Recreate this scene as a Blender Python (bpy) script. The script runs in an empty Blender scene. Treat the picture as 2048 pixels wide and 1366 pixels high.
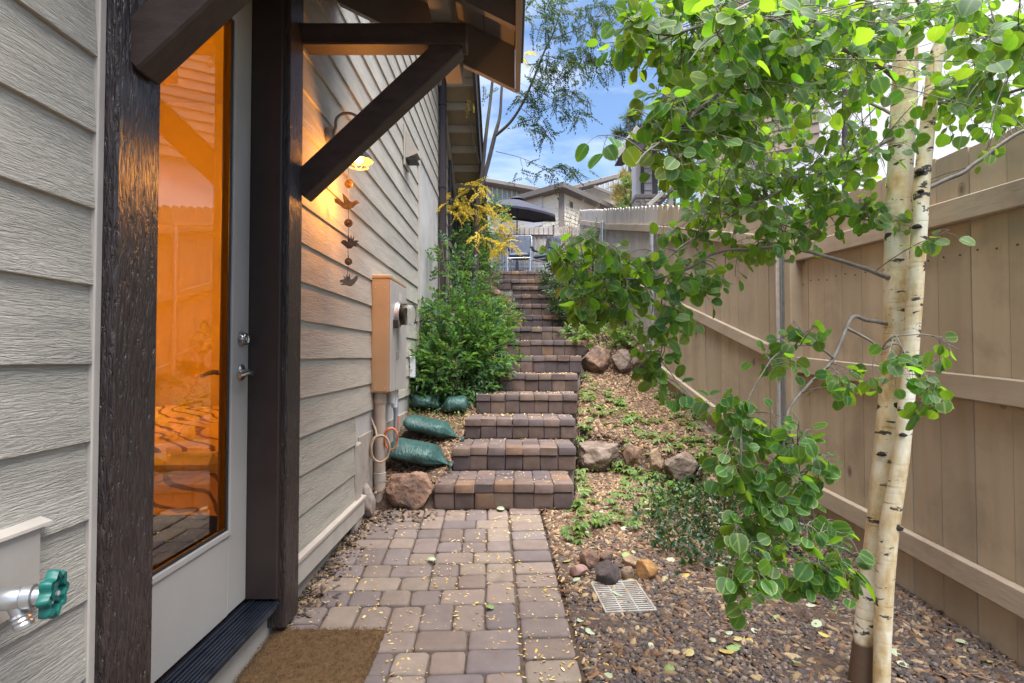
import bpy, bmesh, math, random
import numpy as np
from mathutils import Vector, Matrix, noise, Euler

random.seed(7)
rng = np.random.default_rng(7)
scene = bpy.context.scene
COL = scene.collection

# ------------------------------------------------------------------ camera
CAMZ = 1.3
F = 1100.0
TH = math.atan(27.0 / F)
cam_d = bpy.data.cameras.new("camera")
cam = bpy.data.objects.new("camera", cam_d)
COL.objects.link(cam)
cam.location = (0, 0, CAMZ)
cam.rotation_euler = (math.pi / 2 + TH, 0, 0)
cam_d.sensor_width = 36.0
cam_d.lens = F / 2048 * 36.0
cam_d.clip_start = 0.02
cam_d.clip_end = 5000
scene.camera = cam

# ------------------------------------------------------------------ sky, sun, exposure
SUN_EL, SUN_AZ = math.radians(76), math.radians(150)     # azimuth from +Y towards +X
world = bpy.data.worlds.new("World")
scene.world = world
world.use_nodes = True
wt = world.node_tree
wt.nodes.clear()
w_out = wt.nodes.new("ShaderNodeOutputWorld")
w_bg = wt.nodes.new("ShaderNodeBackground")
sky = wt.nodes.new("ShaderNodeTexSky")
sky.sky_type = 'NISHITA'
sky.sun_disc = False
sky.sun_elevation = SUN_EL
sky.sun_rotation = SUN_AZ
sky.air_density = 1.0
sky.dust_density = 0.4
sky.ozone_density = 4.0
w_tc = wt.nodes.new("ShaderNodeTexCoord")
w_map = wt.nodes.new("ShaderNodeMapping")
w_map.inputs['Scale'].default_value = (1.2, 1.2, 4.5)
w_map.inputs['Rotation'].default_value = (0.25, 0.35, 0.4)
w_n = wt.nodes.new("ShaderNodeTexNoise")
w_n.inputs['Scale'].default_value = 1.7
w_n.inputs['Detail'].default_value = 7
w_n.inputs['Roughness'].default_value = 0.55
w_n.inputs['Distortion'].default_value = 0.5
w_r = wt.nodes.new("ShaderNodeValToRGB")
w_r.color_ramp.elements[0].position = 0.44
w_r.color_ramp.elements[0].color = (0, 0, 0, 1)
w_r.color_ramp.elements[1].position = 0.78
w_r.color_ramp.elements[1].color = (0.8, 0.8, 0.8, 1)
w_mix = wt.nodes.new("ShaderNodeMixRGB")
w_mix.inputs['Color2'].default_value = (6.2, 6.6, 7.4, 1)   # thin cloud
wt.links.new(w_tc.outputs['Generated'], w_map.inputs['Vector'])
wt.links.new(w_map.outputs['Vector'], w_n.inputs['Vector'])
wt.links.new(w_n.outputs['Fac'], w_r.inputs['Fac'])
wt.links.new(w_r.outputs['Color'], w_mix.inputs['Fac'])
wt.links.new(sky.outputs['Color'], w_mix.inputs['Color1'])
wt.links.new(w_mix.outputs['Color'], w_bg.inputs['Color'])
w_bg.inputs['Strength'].default_value = 0.075
wt.links.new(w_bg.outputs['Background'], w_out.inputs['Surface'])

sun_d = bpy.data.lights.new("sun", 'SUN')
sun_d.energy = 4.0
sun_d.angle = math.radians(62)
sun_d.color = (1.0, 0.96, 0.90)
sun = bpy.data.objects.new("sun", sun_d)
COL.objects.link(sun)
sdir = Vector((math.sin(SUN_AZ) * math.cos(SUN_EL), math.cos(SUN_AZ) * math.cos(SUN_EL), math.sin(SUN_EL)))
sun.rotation_euler = (-sdir).to_track_quat('-Z', 'Y').to_euler()
sun.location = sdir * 50

vs = scene.view_settings
vs.view_transform = 'Standard'
vs.look = 'None'
vs.exposure = 1.74
vs.gamma = 1
vs.use_curve_mapping = False
scene.cycles.use_denoising = True
scene.cycles.max_bounces = 10
scene.cycles.transparent_max_bounces = 12
scene.cycles.transmission_bounces = 6
scene.cycles.sample_clamp_indirect = 8
scene.cycles.caustics_reflective = False
scene.cycles.caustics_refractive = False


# ------------------------------------------------------------------ pixel -> world (used once, to survey the place)
def ray(px, py):
    dx, dy = (px - 1024) / F, (683 - py) / F
    return Vector((dx, math.cos(TH) - math.sin(TH) * dy, math.sin(TH) + math.cos(TH) * dy))


def V(px, py, Y):
    r = ray(px, py)
    return Vector((0, 0, CAMZ)) + r * (Y / r.y)


def VX(px, py, X):
    r = ray(px, py)
    return Vector((0, 0, CAMZ)) + r * (X / r.x)


def H(h):
    return CAMZ + h


# ------------------------------------------------------------------ objects
def tag(o, label=None, cat=None, group=None, kind=None):
    if label: o['label'] = label
    if cat: o['category'] = cat
    if group: o['group'] = group
    if kind: o['kind'] = kind
    return o


def link(name, me, mat=None, parent=None, loc=(0, 0, 0)):
    o = bpy.data.objects.new(name, me)
    COL.objects.link(o)
    if mat is not None and len(me.materials) == 0:
        me.materials.append(mat)
    o.location = loc
    if parent is not None:
        o.parent = parent
    return o


def thing(name, label, cat, loc=(0, 0, 0), group=None):
    o = bpy.data.objects.new(name, None)
    COL.objects.link(o)
    o.location = loc
    o.empty_display_size = 0.1
    return tag(o, label, cat, group)


def world_loc(o):
    v = Vector((0, 0, 0))
    while o is not None:
        v += o.location
        o = o.parent
    return v


class MB:
    """collects shapes (in world coordinates) and links them as one mesh object"""
    def __init__(s):
        s.v, s.f = [], []

    def add(s, vs, fs):
        n = len(s.v)
        s.v += [tuple(v) for v in vs]
        s.f += [tuple(i + n for i in f) for f in fs]
        return s

    def frame_box(s, c, ax, ay, az, sx, sy, sz, b=0.0):
        c, ax, ay, az = Vector(c), Vector(ax), Vector(ay), Vector(az)
        hx, hy, hz = sx / 2, sy / 2, sz / 2
        if b <= 0:
            P = [c + ax * (i * hx) + ay * (j * hy) + az * (k * hz) for i in (-1, 1) for j in (-1, 1) for k in (-1, 1)]
            fs = [(0, 1, 3, 2), (4, 6, 7, 5), (0, 4, 5, 1), (2, 3, 7, 6), (0, 2, 6, 4), (1, 5, 7, 3)]
            return s.add(P, fs)
        b = min(b, hx * .9, hy * .9, hz * .9)
        P, idx = [], {}
        for i in (-1, 1):
            for j in (-1, 1):
                for k in (-1, 1):
                    for a in range(3):
                        d = [hx - b, hy - b, hz - b]
                        d[a] += b
                        idx[(i, j, k, a)] = len(P)
                        P.append(c + ax * (i * d[0]) + ay * (j * d[1]) + az * (k * d[2]))
        fs = []
        for a in range(3):
            o1, o2 = [(1, 2), (2, 0), (0, 1)][a]
            for sg in (-1, 1):
                q = []
                for (u, w) in ((-1, -1), (1, -1), (1, 1), (-1, 1)):
                    t = [0, 0, 0]
                    t[a], t[o1], t[o2] = sg, u, w
                    q.append(idx[(t[0], t[1], t[2], a)])
                fs.append(tuple(q) if sg > 0 else tuple(q[::-1]))
        for a in range(3):
            o1, o2 = [(1, 2), (2, 0), (0, 1)][a]
            for u in (-1, 1):
                for w in (-1, 1):
                    def gi(sa, ax_):
                        t = [0, 0, 0]
                        t[a], t[o1], t[o2] = sa, u, w
                        return idx[(t[0], t[1], t[2], ax_)]
                    q = (gi(-1, o1), gi(1, o1), gi(1, o2), gi(-1, o2))
                    fs.append(q if u * w < 0 else q[::-1])
        for i in (-1, 1):
            for j in (-1, 1):
                for k in (-1, 1):
                    q = (idx[(i, j, k, 0)], idx[(i, j, k, 1)], idx[(i, j, k, 2)])
                    fs.append(q if i * j * k > 0 else q[::-1])
        return s.add(P, fs)

    def box(s, lo, hi, b=0.0):
        lo, hi = Vector(lo), Vector(hi)
        d = hi - lo
        return s.frame_box((lo + hi) / 2, (1, 0, 0), (0, 1, 0), (0, 0, 1), d.x, d.y, d.z, b)

    def beam(s, p0, p1, w, h, b=0.0, up=(0, 0, 1)):
        p0, p1 = Vector(p0), Vector(p1)
        y = (p1 - p0)
        L = y.length
        y.normalize()
        x = y.cross(Vector(up))
        if x.length < 1e-4:
            x = y.cross(Vector((1, 0, 0)))
        x.normalize()
        z = x.cross(y)
        return s.frame_box((p0 + p1) / 2, x, y, z, w, L, h, b)

    def tube(s, pts, rad, n=8, cap=True):
        pts = [Vector(p) for p in pts]
        if not hasattr(rad, '__len__'):
            rad = [rad] * len(pts)
        N = len(pts)
        base = len(s.v)
        t0 = (pts[1] - pts[0]).normalized()
        ref = Vector((0, 0, 1)) if abs(t0.z) < .9 else Vector((1, 0, 0))
        u = t0.cross(ref).normalized()
        for i in range(N):
            t = (pts[min(i + 1, N - 1)] - pts[max(i - 1, 0)])
            if t.length < 1e-9: t = t0.copy()
            t.normalize()
            u = (u - t * u.dot(t))
            if u.length < 1e-6:
                u = t.cross(Vector((0.3, 0.5, 0.8)))
            u.normalize()
            w = t.cross(u)
            for k in range(n):
                a = 2 * math.pi * k / n
                s.v.append(tuple(pts[i] + (u * math.cos(a) + w * math.sin(a)) * rad[i]))
        for i in range(N - 1):
            for k in range(n):
                a, b = base + i * n + k, base + i * n + (k + 1) % n
                s.f.append((a, b, b + n, a + n))
        if cap:
            s.f.append(tuple(base + k for k in range(n))[::-1])
            s.f.append(tuple(base + (N - 1) * n + k for k in range(n)))
        return s

    def lathe(s, c, axis, prof, n=16, cap=True):
        """prof: (distance along axis, radius)"""
        c, axis = Vector(c), Vector(axis).normalized()
        ref = Vector((0, 0, 1)) if abs(axis.z) < .9 else Vector((1, 0, 0))
        u = axis.cross(ref).normalized()
        w = axis.cross(u)
        base = len(s.v)
        for (d, r) in prof:
            for k in range(n):
                a = 2 * math.pi * k / n
                s.v.append(tuple(c + axis * d + (u * math.cos(a) + w * math.sin(a)) * r))
        for i in range(len(prof) - 1):
            for k in range(n):
                a, b = base + i * n + k, base + i * n + (k + 1) % n
                s.f.append((a, b, b + n, a + n))
        if cap:
            s.f.append(tuple(base + k for k in range(n))[::-1])
            s.f.append(tuple(base + (len(prof) - 1) * n + k for k in range(n)))
        return s

    def prism(s, outline, thick):
        """outline: list of world points (planar polygon), extruded by vector thick"""
        P = [Vector(p) for p in outline]
        t = Vector(thick)
        n = len(P)
        fs = [tuple(range(n))[::-1], tuple(range(n, 2 * n))]
        fs += [(i, (i + 1) % n, n + (i + 1) % n, n + i) for i in range(n)]
        return s.add(P + [p + t for p in P], fs)

    def mesh(s, name, origin, smooth=False):
        me = bpy.data.meshes.new(name)
        o = Vector(origin)
        me.from_pydata([(v[0] - o.x, v[1] - o.y, v[2] - o.z) for v in s.v], [], s.f)
        if smooth is not False:
            me.polygons.foreach_set('use_smooth', [True] * len(me.polygons))
            if smooth is not True:
                me.set_sharp_from_angle(angle=math.radians(smooth))
        me.update()
        return me

    def build(s, name, mat, parent=None, smooth=False, fix=True, centre=False):
        org = world_loc(parent) if parent is not None else Vector((0, 0, 0))
        off = Vector((0, 0, 0))
        if centre:
            a = np.array(s.v)
            off = Vector(((a.min(0) + a.max(0)) / 2).tolist()) - org
        me = s.mesh(name, org + off, smooth)
        if fix:
            bm = bmesh.new()
            bm.from_mesh(me)
            bmesh.ops.recalc_face_normals(bm, faces=bm.faces)
            bm.to_mesh(me)
            bm.free()
        return link(name, me, mat, parent, off)


def np_mesh(name, verts, tris, uvs=None, smooth=False, mat_idx=None):
    me = bpy.data.meshes.new(name)
    nv, nf = len(verts), len(tris)
    k = tris.shape[1]
    me.vertices.add(nv)
    me.vertices.foreach_set('co', np.ascontiguousarray(verts, dtype=np.float32).ravel())
    me.loops.add(nf * k)
    me.loops.foreach_set('vertex_index', np.ascontiguousarray(tris, dtype=np.int32).ravel())
    me.polygons.add(nf)
    me.polygons.foreach_set('loop_start', np.arange(0, nf * k, k, dtype=np.int32))
    if smooth:
        me.polygons.foreach_set('use_smooth', np.ones(nf, dtype=bool))
    if uvs is not None:
        uvl = me.uv_layers.new(name='UVMap')
        uvl.data.foreach_set('uv', np.ascontiguousarray(uvs[tris.ravel()], dtype=np.float32).ravel())
    me.update(calc_edges=True)
    me.validate()
    return me


def scatter(base_v, base_f, R, T, base_uv=None):
    """R (N,3,3) incl. scale, T (N,3); returns verts, faces(, uvs)"""
    N, n = len(T), len(base_v)
    v = np.einsum('nij,kj->nki', R, base_v) + T[:, None, :]
    f = (base_f[None, :, :] + (np.arange(N) * n)[:, None, None]).reshape(-1, base_f.shape[1])
    uv = None if base_uv is None else np.tile(base_uv, (N, 1))
    return v.reshape(-1, 3), f, uv


def rand_rot(N, tilt=math.pi):
    """random rotation matrices: any heading, tilted up to `tilt`"""
    a = rng.uniform(0, 2 * np.pi, N)
    t = rng.uniform(-tilt, tilt, N)
    t2 = rng.uniform(-tilt, tilt, N)
    ca, sa, ct, st, cu, su = np.cos(a), np.sin(a), np.cos(t), np.sin(t), np.cos(t2), np.sin(t2)
    z, o = np.zeros(N), np.ones(N)
    Rz = np.stack([np.stack([ca, -sa, z], -1), np.stack([sa, ca, z], -1), np.stack([z, z, o], -1)], 1)
    Rx = np.stack([np.stack([o, z, z], -1), np.stack([z, ct, -st], -1), np.stack([z, st, ct], -1)], 1)
    Ry = np.stack([np.stack([cu, z, su], -1), np.stack([z, o, z], -1), np.stack([-su, z, cu], -1)], 1)
    return Rz @ Rx @ Ry


# ------------------------------------------------------------------ materials
class NT:
    def __init__(s, name):
        s.m = bpy.data.materials.new(name)
        s.m.use_nodes = True
        s.t = s.m.node_tree
        s.p = s.t.nodes['Principled BSDF']
        s.o = s.t.nodes['Material Output']

    def n(s, typ, **kw):
        nd = s.t.nodes.new('ShaderNode' + typ)
        for k, v in kw.items():
            setattr(nd, k, v)
        return nd

    def l(s, a, b):
        s.t.links.new(a, b)

    def val(s, nd, **kw):
        for k, v in kw.items():
            nd.inputs[k.replace('_', ' ')].default_value = v
        return nd


def rgba(c):
    return (c[0], c[1], c[2], 1)


def ramp(t, stops):
    r = t.n('ValToRGB')
    e = r.color_ramp.elements
    while len(e) > 1:
        e.remove(e[-1])
    e[0].position, e[0].color = stops[0][0], rgba(stops[0][1])
    for p, c in stops[1:]:
        x = e.new(p)
        x.color = rgba(c)
    return r


def material(name, cols, stretch=(1, 1, 1), scale=6, detail=5, rough=.8, bump=.3, bdist=.004, bscale=None,
             rnd=0.0, island=False, pick=None, spec=.4, distort=0.0, metallic=0.0, dirt=None, wave=None, nrough=.55,
             rough_var=0.0, wave_amt=.6):
    """cols: 2+ colours spread over a noise; rnd: value jitter per object/island; pick: list of base colours, one per object/island"""
    t = NT(name)
    geo = t.n('NewGeometry')
    obi = t.n('ObjectInfo')
    rsrc = geo.outputs['Random Per Island'] if island else obi.outputs['Random']
    off = t.n('VectorMath', operation='ADD')
    sc = t.n('VectorMath', operation='SCALE')
    cv = t.n('CombineXYZ')
    for i in range(3):
        t.l(rsrc, cv.inputs[i])
    t.l(cv.outputs[0], sc.inputs[0])
    sc.inputs['Scale'].default_value = 23.7 if (rnd > 0 or pick or wave) else 0.0
    t.l(geo.outputs['Position'], off.inputs[0])
    t.l(sc.outputs[0], off.inputs[1])
    mp = t.n('Mapping')
    mp.inputs['Scale'].default_value = stretch
    t.l(off.outputs[0], mp.inputs['Vector'])
    nz = t.n('TexNoise')
    t.val(nz, Scale=scale, Detail=detail, Roughness=nrough, Distortion=distort)
    t.l(mp.outputs[0], nz.inputs['Vector'])
    k = len(cols)
    rp = ramp(t, [(.28 + .44 * i / max(1, k - 1), c) for i, c in enumerate(cols)])
    t.l(nz.outputs['Fac'], rp.inputs['Fac'])
    colr = rp.outputs['Color']
    if pick:
        pr = ramp(t, [(i / len(pick), c) for i, c in enumerate(pick)])
        pr.color_ramp.interpolation = 'CONSTANT'
        t.l(rsrc, pr.inputs['Fac'])
        mx = t.n('MixRGB', blend_type='MULTIPLY')
        mx.inputs['Fac'].default_value = 1
        t.l(pr.outputs['Color'], mx.inputs['Color1'])
        t.l(colr, mx.inputs['Color2'])
        colr = mx.outputs['Color']
    if rnd > 0:
        hs = t.n('HueSaturation')
        mr = t.n('MapRange')
        wn = t.n('TexWhiteNoise', noise_dimensions='1D')
        t.l(rsrc, wn.inputs['W'])
        t.l(wn.outputs['Value'], mr.inputs['Value'])
        mr.inputs['To Min'].default_value = 1 - rnd
        mr.inputs['To Max'].default_value = 1 + rnd
        t.l(mr.outputs[0], hs.inputs['Value'])
        t.l(colr, hs.inputs['Color'])
        colr = hs.outputs['Color']
    if dirt:
        dc, dscale, lo, hi, amt = dirt
        dn = t.n('TexNoise')
        t.val(dn, Scale=dscale, Detail=6, Roughness=.65, Distortion=.3)
        t.l(geo.outputs['Position'], dn.inputs['Vector'])
        dr = ramp(t, [(lo, (0, 0, 0)), (hi, (amt, amt, amt))])
        t.l(dn.outputs['Fac'], dr.inputs['Fac'])
        mx = t.n('MixRGB')
        t.l(dr.outputs['Color'], mx.inputs['Fac'])
        t.l(colr, mx.inputs['Color1'])
        mx.inputs['Color2'].default_value = rgba(dc)
        colr = mx.outputs['Color']
    t.l(colr, t.p.inputs['Base Color'])
    t.p.inputs['Roughness'].default_value = rough
    t.p.inputs['Specular IOR Level'].default_value = spec
    t.p.inputs['Metallic'].default_value = metallic
    if rough_var:
        mr = t.n('MapRange')
        t.l(nz.outputs['Fac'], mr.inputs['Value'])
        mr.inputs['To Min'].default_value = rough - rough_var
        mr.inputs['To Max'].default_value = rough + rough_var
        t.l(mr.outputs[0], t.p.inputs['Roughness'])
    if bump:
        bp = t.n('Bump')
        bp.inputs['Strength'].default_value = bump
        bp.inputs['Distance'].default_value = bdist
        bn = t.n('TexNoise')
        t.val(bn, Scale=bscale or scale * 3, Detail=6, Roughness=.6, Distortion=distort)
        t.l(mp.outputs[0], bn.inputs['Vector'])
        hsrc = bn.outputs['Fac']
        if wave:
            # embossed grain: bands across the board, bent by the noise
            wv = t.n('TexWave', wave_type='BANDS', bands_direction=wave[0], wave_profile='SIN')
            t.val(wv, Scale=wave[1], Distortion=wave[2], Detail=3.0)
            wv.inputs['Detail Scale'].default_value = wave[3]
            wm = t.n('Mapping')
            wm.inputs['Scale'].default_value = wave[4]
            t.l(off.outputs[0], wm.inputs['Vector'])
            t.l(wm.outputs[0], wv.inputs['Vector'])
            ad = t.n('MixRGB')
            ad.inputs['Fac'].default_value = wave_amt
            t.l(bn.outputs['Fac'], ad.inputs['Color1'])
            t.l(wv.outputs['Fac'], ad.inputs['Color2'])
            hsrc = ad.outputs['Color']
        t.l(hsrc, bp.inputs['Height'])
        t.l(bp.outputs['Normal'], t.p.inputs['Normal'])
    return t.m


def plain(name, c, rough=.5, metallic=0.0, spec=.5, emis=None, es=0.0, alpha=1.0):
    t = NT(name)
    nz = t.n('TexNoise')
    t.val(nz, Scale=14.0, Detail=5.0)
    geo = t.n('NewGeometry')
    t.l(geo.outputs['Position'], nz.inputs['Vector'])
    rp = ramp(t, [(.3, [x * .86 for x in c]), (.7, [min(1, x * 1.1) for x in c])])
    t.l(nz.outputs['Fac'], rp.inputs['Fac'])
    t.l(rp.outputs['Color'], t.p.inputs['Base Color'])
    t.p.inputs['Roughness'].default_value = rough
    t.p.inputs['Metallic'].default_value = metallic
    t.p.inputs['Specular IOR Level'].default_value = spec
    if emis:
        t.p.inputs['Emission Color'].default_value = rgba(emis)
        t.p.inputs['Emission Strength'].default_value = es
    return t.m


def leaf_material(name, top, under, trans, edge=None, rough=.42, fac=.42, var=.25, hue=.03, vein=True, island=True):
    """thin leaf: glossy skin, paler underside, light coming through; margin and midrib from the leaf's own UV"""
    t = NT(name)
    geo = t.n('NewGeometry')
    obi = t.n('ObjectInfo')
    wn = t.n('TexWhiteNoise', noise_dimensions='2D')
    cv = t.n('CombineXYZ')
    t.l(geo.outputs['Random Per Island'], cv.inputs[0])
    t.l(obi.outputs['Random'], cv.inputs[1])
    t.l(cv.outputs[0], wn.inputs['Vector'])
    mix0 = t.n('MixRGB')
    t.l(geo.outputs['Backfacing'], mix0.inputs['Fac'])
    mix0.inputs['Color1'].default_value = rgba(top)
    mix0.inputs['Color2'].default_value = rgba(under)
    colr = mix0.outputs['Color']
    tcol = t.n('RGB')
    tcol.outputs[0].default_value = rgba(trans)
    tc = tcol.outputs[0]
    if edge is not None:
        uv = t.n('UVMap')
        sx = t.n('SeparateXYZ')
        t.l(uv.outputs[0], sx.inputs[0])
        gr = ramp(t, [(.80, (0, 0, 0)), (.97, (1, 1, 1))])     # U = distance to the margin
        t.l(sx.outputs[0], gr.inputs['Fac'])
        vr = ramp(t, [(.0, (.75, .75, .75)), (.035, (.55, .55, .55)), (.06, (0, 0, 0))])  # V = distance to the midrib
        t.l(sx.outputs[1], vr.inputs['Fac'])
        mxm = t.n('MixRGB', blend_type='LIGHTEN')
        mxm.inputs['Fac'].default_value = 1 if vein else 0
        t.l(gr.outputs['Color'], mxm.inputs['Color1'])
        t.l(vr.outputs['Color'], mxm.inputs['Color2'])
        me_ = t.n('MixRGB')
        t.l(mxm.outputs['Color'], me_.inputs['Fac'])
        t.l(colr, me_.inputs['Color1'])
        me_.inputs['Color2'].default_value = rgba(edge)
        colr = me_.outputs['Color']
    hs = t.n('HueSaturation')
    mr = t.n('MapRange')
    t.l(wn.outputs['Value'], mr.inputs['Value'])
    mr.inputs['To Min'].default_value = 1 - var
    mr.inputs['To Max'].default_value = 1 + var
    mh = t.n('MapRange')
    sxc = t.n('SeparateXYZ')
    t.l(wn.outputs['Color'], sxc.inputs[0])
    t.l(sxc.outputs[1], mh.inputs['Value'])
    mh.inputs['To Min'].default_value = .5 - hue
    mh.inputs['To Max'].default_value = .5 + hue
    t.l(mr.outputs[0], hs.inputs['Value'])
    t.l(mh.outputs[0], hs.inputs['Hue'])
    t.l(colr, hs.inputs['Color'])
    nz = t.n('TexNoise')
    t.val(nz, Scale=60.0, Detail=4.0)
    t.l(geo.outputs['Position'], nz.inputs['Vector'])
    nr = ramp(t, [(.3, (.78, .8, .75)), (.7, (1.1, 1.1, 1.1))])
    t.l(nz.outputs['Fac'], nr.inputs['Fac'])
    mm = t.n('MixRGB', blend_type='MULTIPLY')
    mm.inputs['Fac'].default_value = 1
    t.l(hs.outputs['Color'], mm.inputs['Color1'])
    t.l(nr.outputs['Color'], mm.inputs['Color2'])
    t.l(mm.outputs['Color'], t.p.inputs['Base Color'])
    t.p.inputs['Roughness'].default_value = rough
    t.p.inputs['Specular IOR Level'].default_value = .45
    hs2 = t.n('HueSaturation')
    t.l(mr.outputs[0], hs2.inputs['Value'])
    t.l(mh.outputs[0], hs2.inputs['Hue'])
    t.l(tc, hs2.inputs['Color'])
    tr = t.n('BsdfTranslucent')
    t.l(hs2.outputs['Color'], tr.inputs['Color'])
    ms = t.n('MixShader')
    ms.inputs['Fac'].default_value = fac
    t.l(t.p.outputs[0], ms.inputs[1])
    t.l(tr.outputs[0], ms.inputs[2])
    t.l(ms.outputs[0], t.o.inputs['Surface'])
    return t.m



def siding_material():
    """embossed cedar-grain boards: long raised streaks, bent round knots, weathered in streaks along the board"""
    t = NT('painted_siding')
    geo = t.n('NewGeometry')
    obi = t.n('ObjectInfo')
    cv = t.n('CombineXYZ')
    for i in range(3): t.l(obi.outputs['Random'], cv.inputs[i])
    sc = t.n('VectorMath', operation='SCALE'); sc.inputs['Scale'].default_value = 31.7
    t.l(cv.outputs[0], sc.inputs[0])
    off = t.n('VectorMath', operation='ADD')
    t.l(geo.outputs['Position'], off.inputs[0]); t.l(sc.outputs[0], off.inputs[1])
    def nz(stretch, scale, detail, rough, dist):
        m = t.n('Mapping'); m.inputs['Scale'].default_value = stretch
        n = t.n('TexNoise'); t.val(n, Scale=scale, Detail=detail, Roughness=rough, Distortion=dist)
        t.l(off.outputs[0], m.inputs['Vector']); t.l(m.outputs[0], n.inputs['Vector'])
        return n.outputs['Fac']
    base = ramp(t, [(.3, (.40, .372, .318)), (.7, (.48, .448, .385))])
    t.l(nz((1, .5, 2), 3, 5, .6, .2), base.inputs['Fac'])
    wea = ramp(t, [(.47, (0, 0, 0)), (.70, (.5, .5, .5))])
    t.l(nz((1, .8, 7), 3.2, 6, .65, .5), wea.inputs['Fac'])
    mx = t.n('MixRGB'); mx.inputs['Color2'].default_value = (.24, .225, .205, 1)
    t.l(wea.outputs['Color'], mx.inputs['Fac']); t.l(base.outputs['Color'], mx.inputs['Color1'])
    hs = t.n('HueSaturation'); mr = t.n('MapRange')
    t.l(obi.outputs['Random'], mr.inputs['Value']); mr.inputs['To Min'].default_value = .93; mr.inputs['To Max'].default_value = 1.07
    t.l(mr.outputs[0], hs.inputs['Value']); t.l(mx.outputs['Color'], hs.inputs['Color'])
    t.l(hs.outputs['Color'], t.p.inputs['Base Color'])
    t.p.inputs['Roughness'].default_value = .58
    # relief
    a = ramp(t, [(.40, (0, 0, 0)), (.52, (1, 1, 1)), (.60, (.75, .75, .75)), (.70, (.1, .1, .1))])
    t.l(nz((1, 1.7, 21), 4.6, 3.5, .55, 1.3), a.inputs['Fac'])
    b = ramp(t, [(.42, (0, 0, 0)), (.56, (1, 1, 1))])
    t.l(nz((1, 3.6, 34), 5.8, 3, .6, .8), b.inputs['Fac'])
    m1 = t.n('MixRGB'); m1.inputs['Fac'].default_value = .42
    t.l(a.outputs['Color'], m1.inputs['Color1']); t.l(b.outputs['Color'], m1.inputs['Color2'])
    bp = t.n('Bump'); bp.inputs['Strength'].default_value = .85; bp.inputs['Distance'].default_value = .0038
    t.l(m1.outputs['Color'], bp.inputs['Height']); t.l(bp.outputs['Normal'], t.p.inputs['Normal'])
    return t.m


def rough_sawn(name, lo, hi, rough):
    """stained rough-sawn timber: vertical torn fibres with a wet sheen"""
    t = NT(name)
    geo = t.n('NewGeometry')
    def nz(stretch, scale, detail, rg, dist):
        m = t.n('Mapping'); m.inputs['Scale'].default_value = stretch
        n = t.n('TexNoise'); t.val(n, Scale=scale, Detail=detail, Roughness=rg, Distortion=dist)
        t.l(geo.outputs['Position'], m.inputs['Vector']); t.l(m.outputs[0], n.inputs['Vector'])
        return n.outputs['Fac']
    n1 = nz((4, 4, .5), 22, 5, .6, .8)
    c = ramp(t, [(.3, lo), (.7, hi)])
    t.l(n1, c.inputs['Fac']); t.l(c.outputs['Color'], t.p.inputs['Base Color'])
    n2 = nz((3.2, 3.2, .55), 30, 4, .6, 1.1)
    h = ramp(t, [(.36, (0, 0, 0)), (.5, (.8, .8, .8)), (.64, (1, 1, 1))])
    t.l(n2, h.inputs['Fac'])
    bp = t.n('Bump'); bp.inputs['Strength'].default_value = 1.0; bp.inputs['Distance'].default_value = .007
    t.l(h.outputs['Color'], bp.inputs['Height']); t.l(bp.outputs['Normal'], t.p.inputs['Normal'])
    t.p.inputs['Roughness'].default_value = rough
    t.p.inputs['Specular IOR Level'].default_value = .6
    return t.m


SIDING = siding_material()
TRIMPAINT = material('painted_trim', [(.38, .34, .30), (.46, .42, .37)], scale=8, rough=.55, bump=.25, bscale=50, bdist=.002)
BROWNPOST = rough_sawn('brown_stained_wood', (.024, .016, .015), (.055, .037, .034), .34)
BROWNBEAM = material('brown_beam_wood', [(.030, .019, .016), (.062, .04, .033)], stretch=(1, 2.5, 2.5), scale=9, rough=.5,
                     bump=.6, bdist=.003, bscale=22, rough_var=.1)
JAMB = material('brown_painted_jamb', [(.030, .020, .018), (.042, .029, .026)], scale=10, rough=.42, bump=.15, bdist=.001)
DOORPAINT = material('door_paint', [(.37, .345, .325), (.42, .395, .37)], scale=3, rough=.42, bump=.06, bdist=.001)
DARKRUBBER = plain('black_gasket', (.012, .012, .014), .5)
THRESH = material('dark_anodised_threshold', [(.02, .028, .045), (.05, .06, .085)], scale=14, rough=.32, metallic=.65, bump=.1, bdist=.001)
SOFFIT = material('soffit_paint', [(.185, .18, .185), (.225, .22, .225)], stretch=(1, .4, 1), scale=6, rough=.75, bump=.3, bdist=.002, bscale=40)
EAVEPAINT = material('eave_paint', [(.34, .315, .27), (.42, .39, .34)], stretch=(1, .4, 1), scale=6, rough=.75, bump=.3, bdist=.002, bscale=40)
SHINGLE = material('roof_shingles', [(.05, .046, .045), (.10, .09, .085)], scale=30, rough=.95, bump=.8, bdist=.004)
STUCCO = material('grey_stucco', [(.40, .385, .37), (.50, .48, .46)], scale=3, rough=.9, bump=.5, bscale=90, bdist=.002,
                  dirt=((.26, .24, .22), 2.6, .50, .70, .5))
CONCRETE = material('concrete', [(.27, .235, .205), (.38, .34, .30)], scale=9, rough=.95, bump=.6, bscale=60, bdist=.004,
                    dirt=((.20, .12, .08), 5, .52, .7, .7))
DOWNSPOUT = plain('brown_metal', (.045, .032, .036), .35, 0.0)
STEEL = plain('brushed_nickel', (.62, .61, .60), .22, 1.0)
ALLOY = material('cast_aluminium', [(.55, .56, .58), (.70, .71, .73)], scale=30, rough=.34, metallic=.9, bump=.25, bscale=120, bdist=.001)
BRASS = plain('aged_brass', (.42, .26, .10), .35, 1.0)
GALV = material('galvanised_steel', [(.42, .43, .45), (.60, .61, .63)], scale=25, rough=.36, metallic=.8, bump=.1, bdist=.001)
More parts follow.
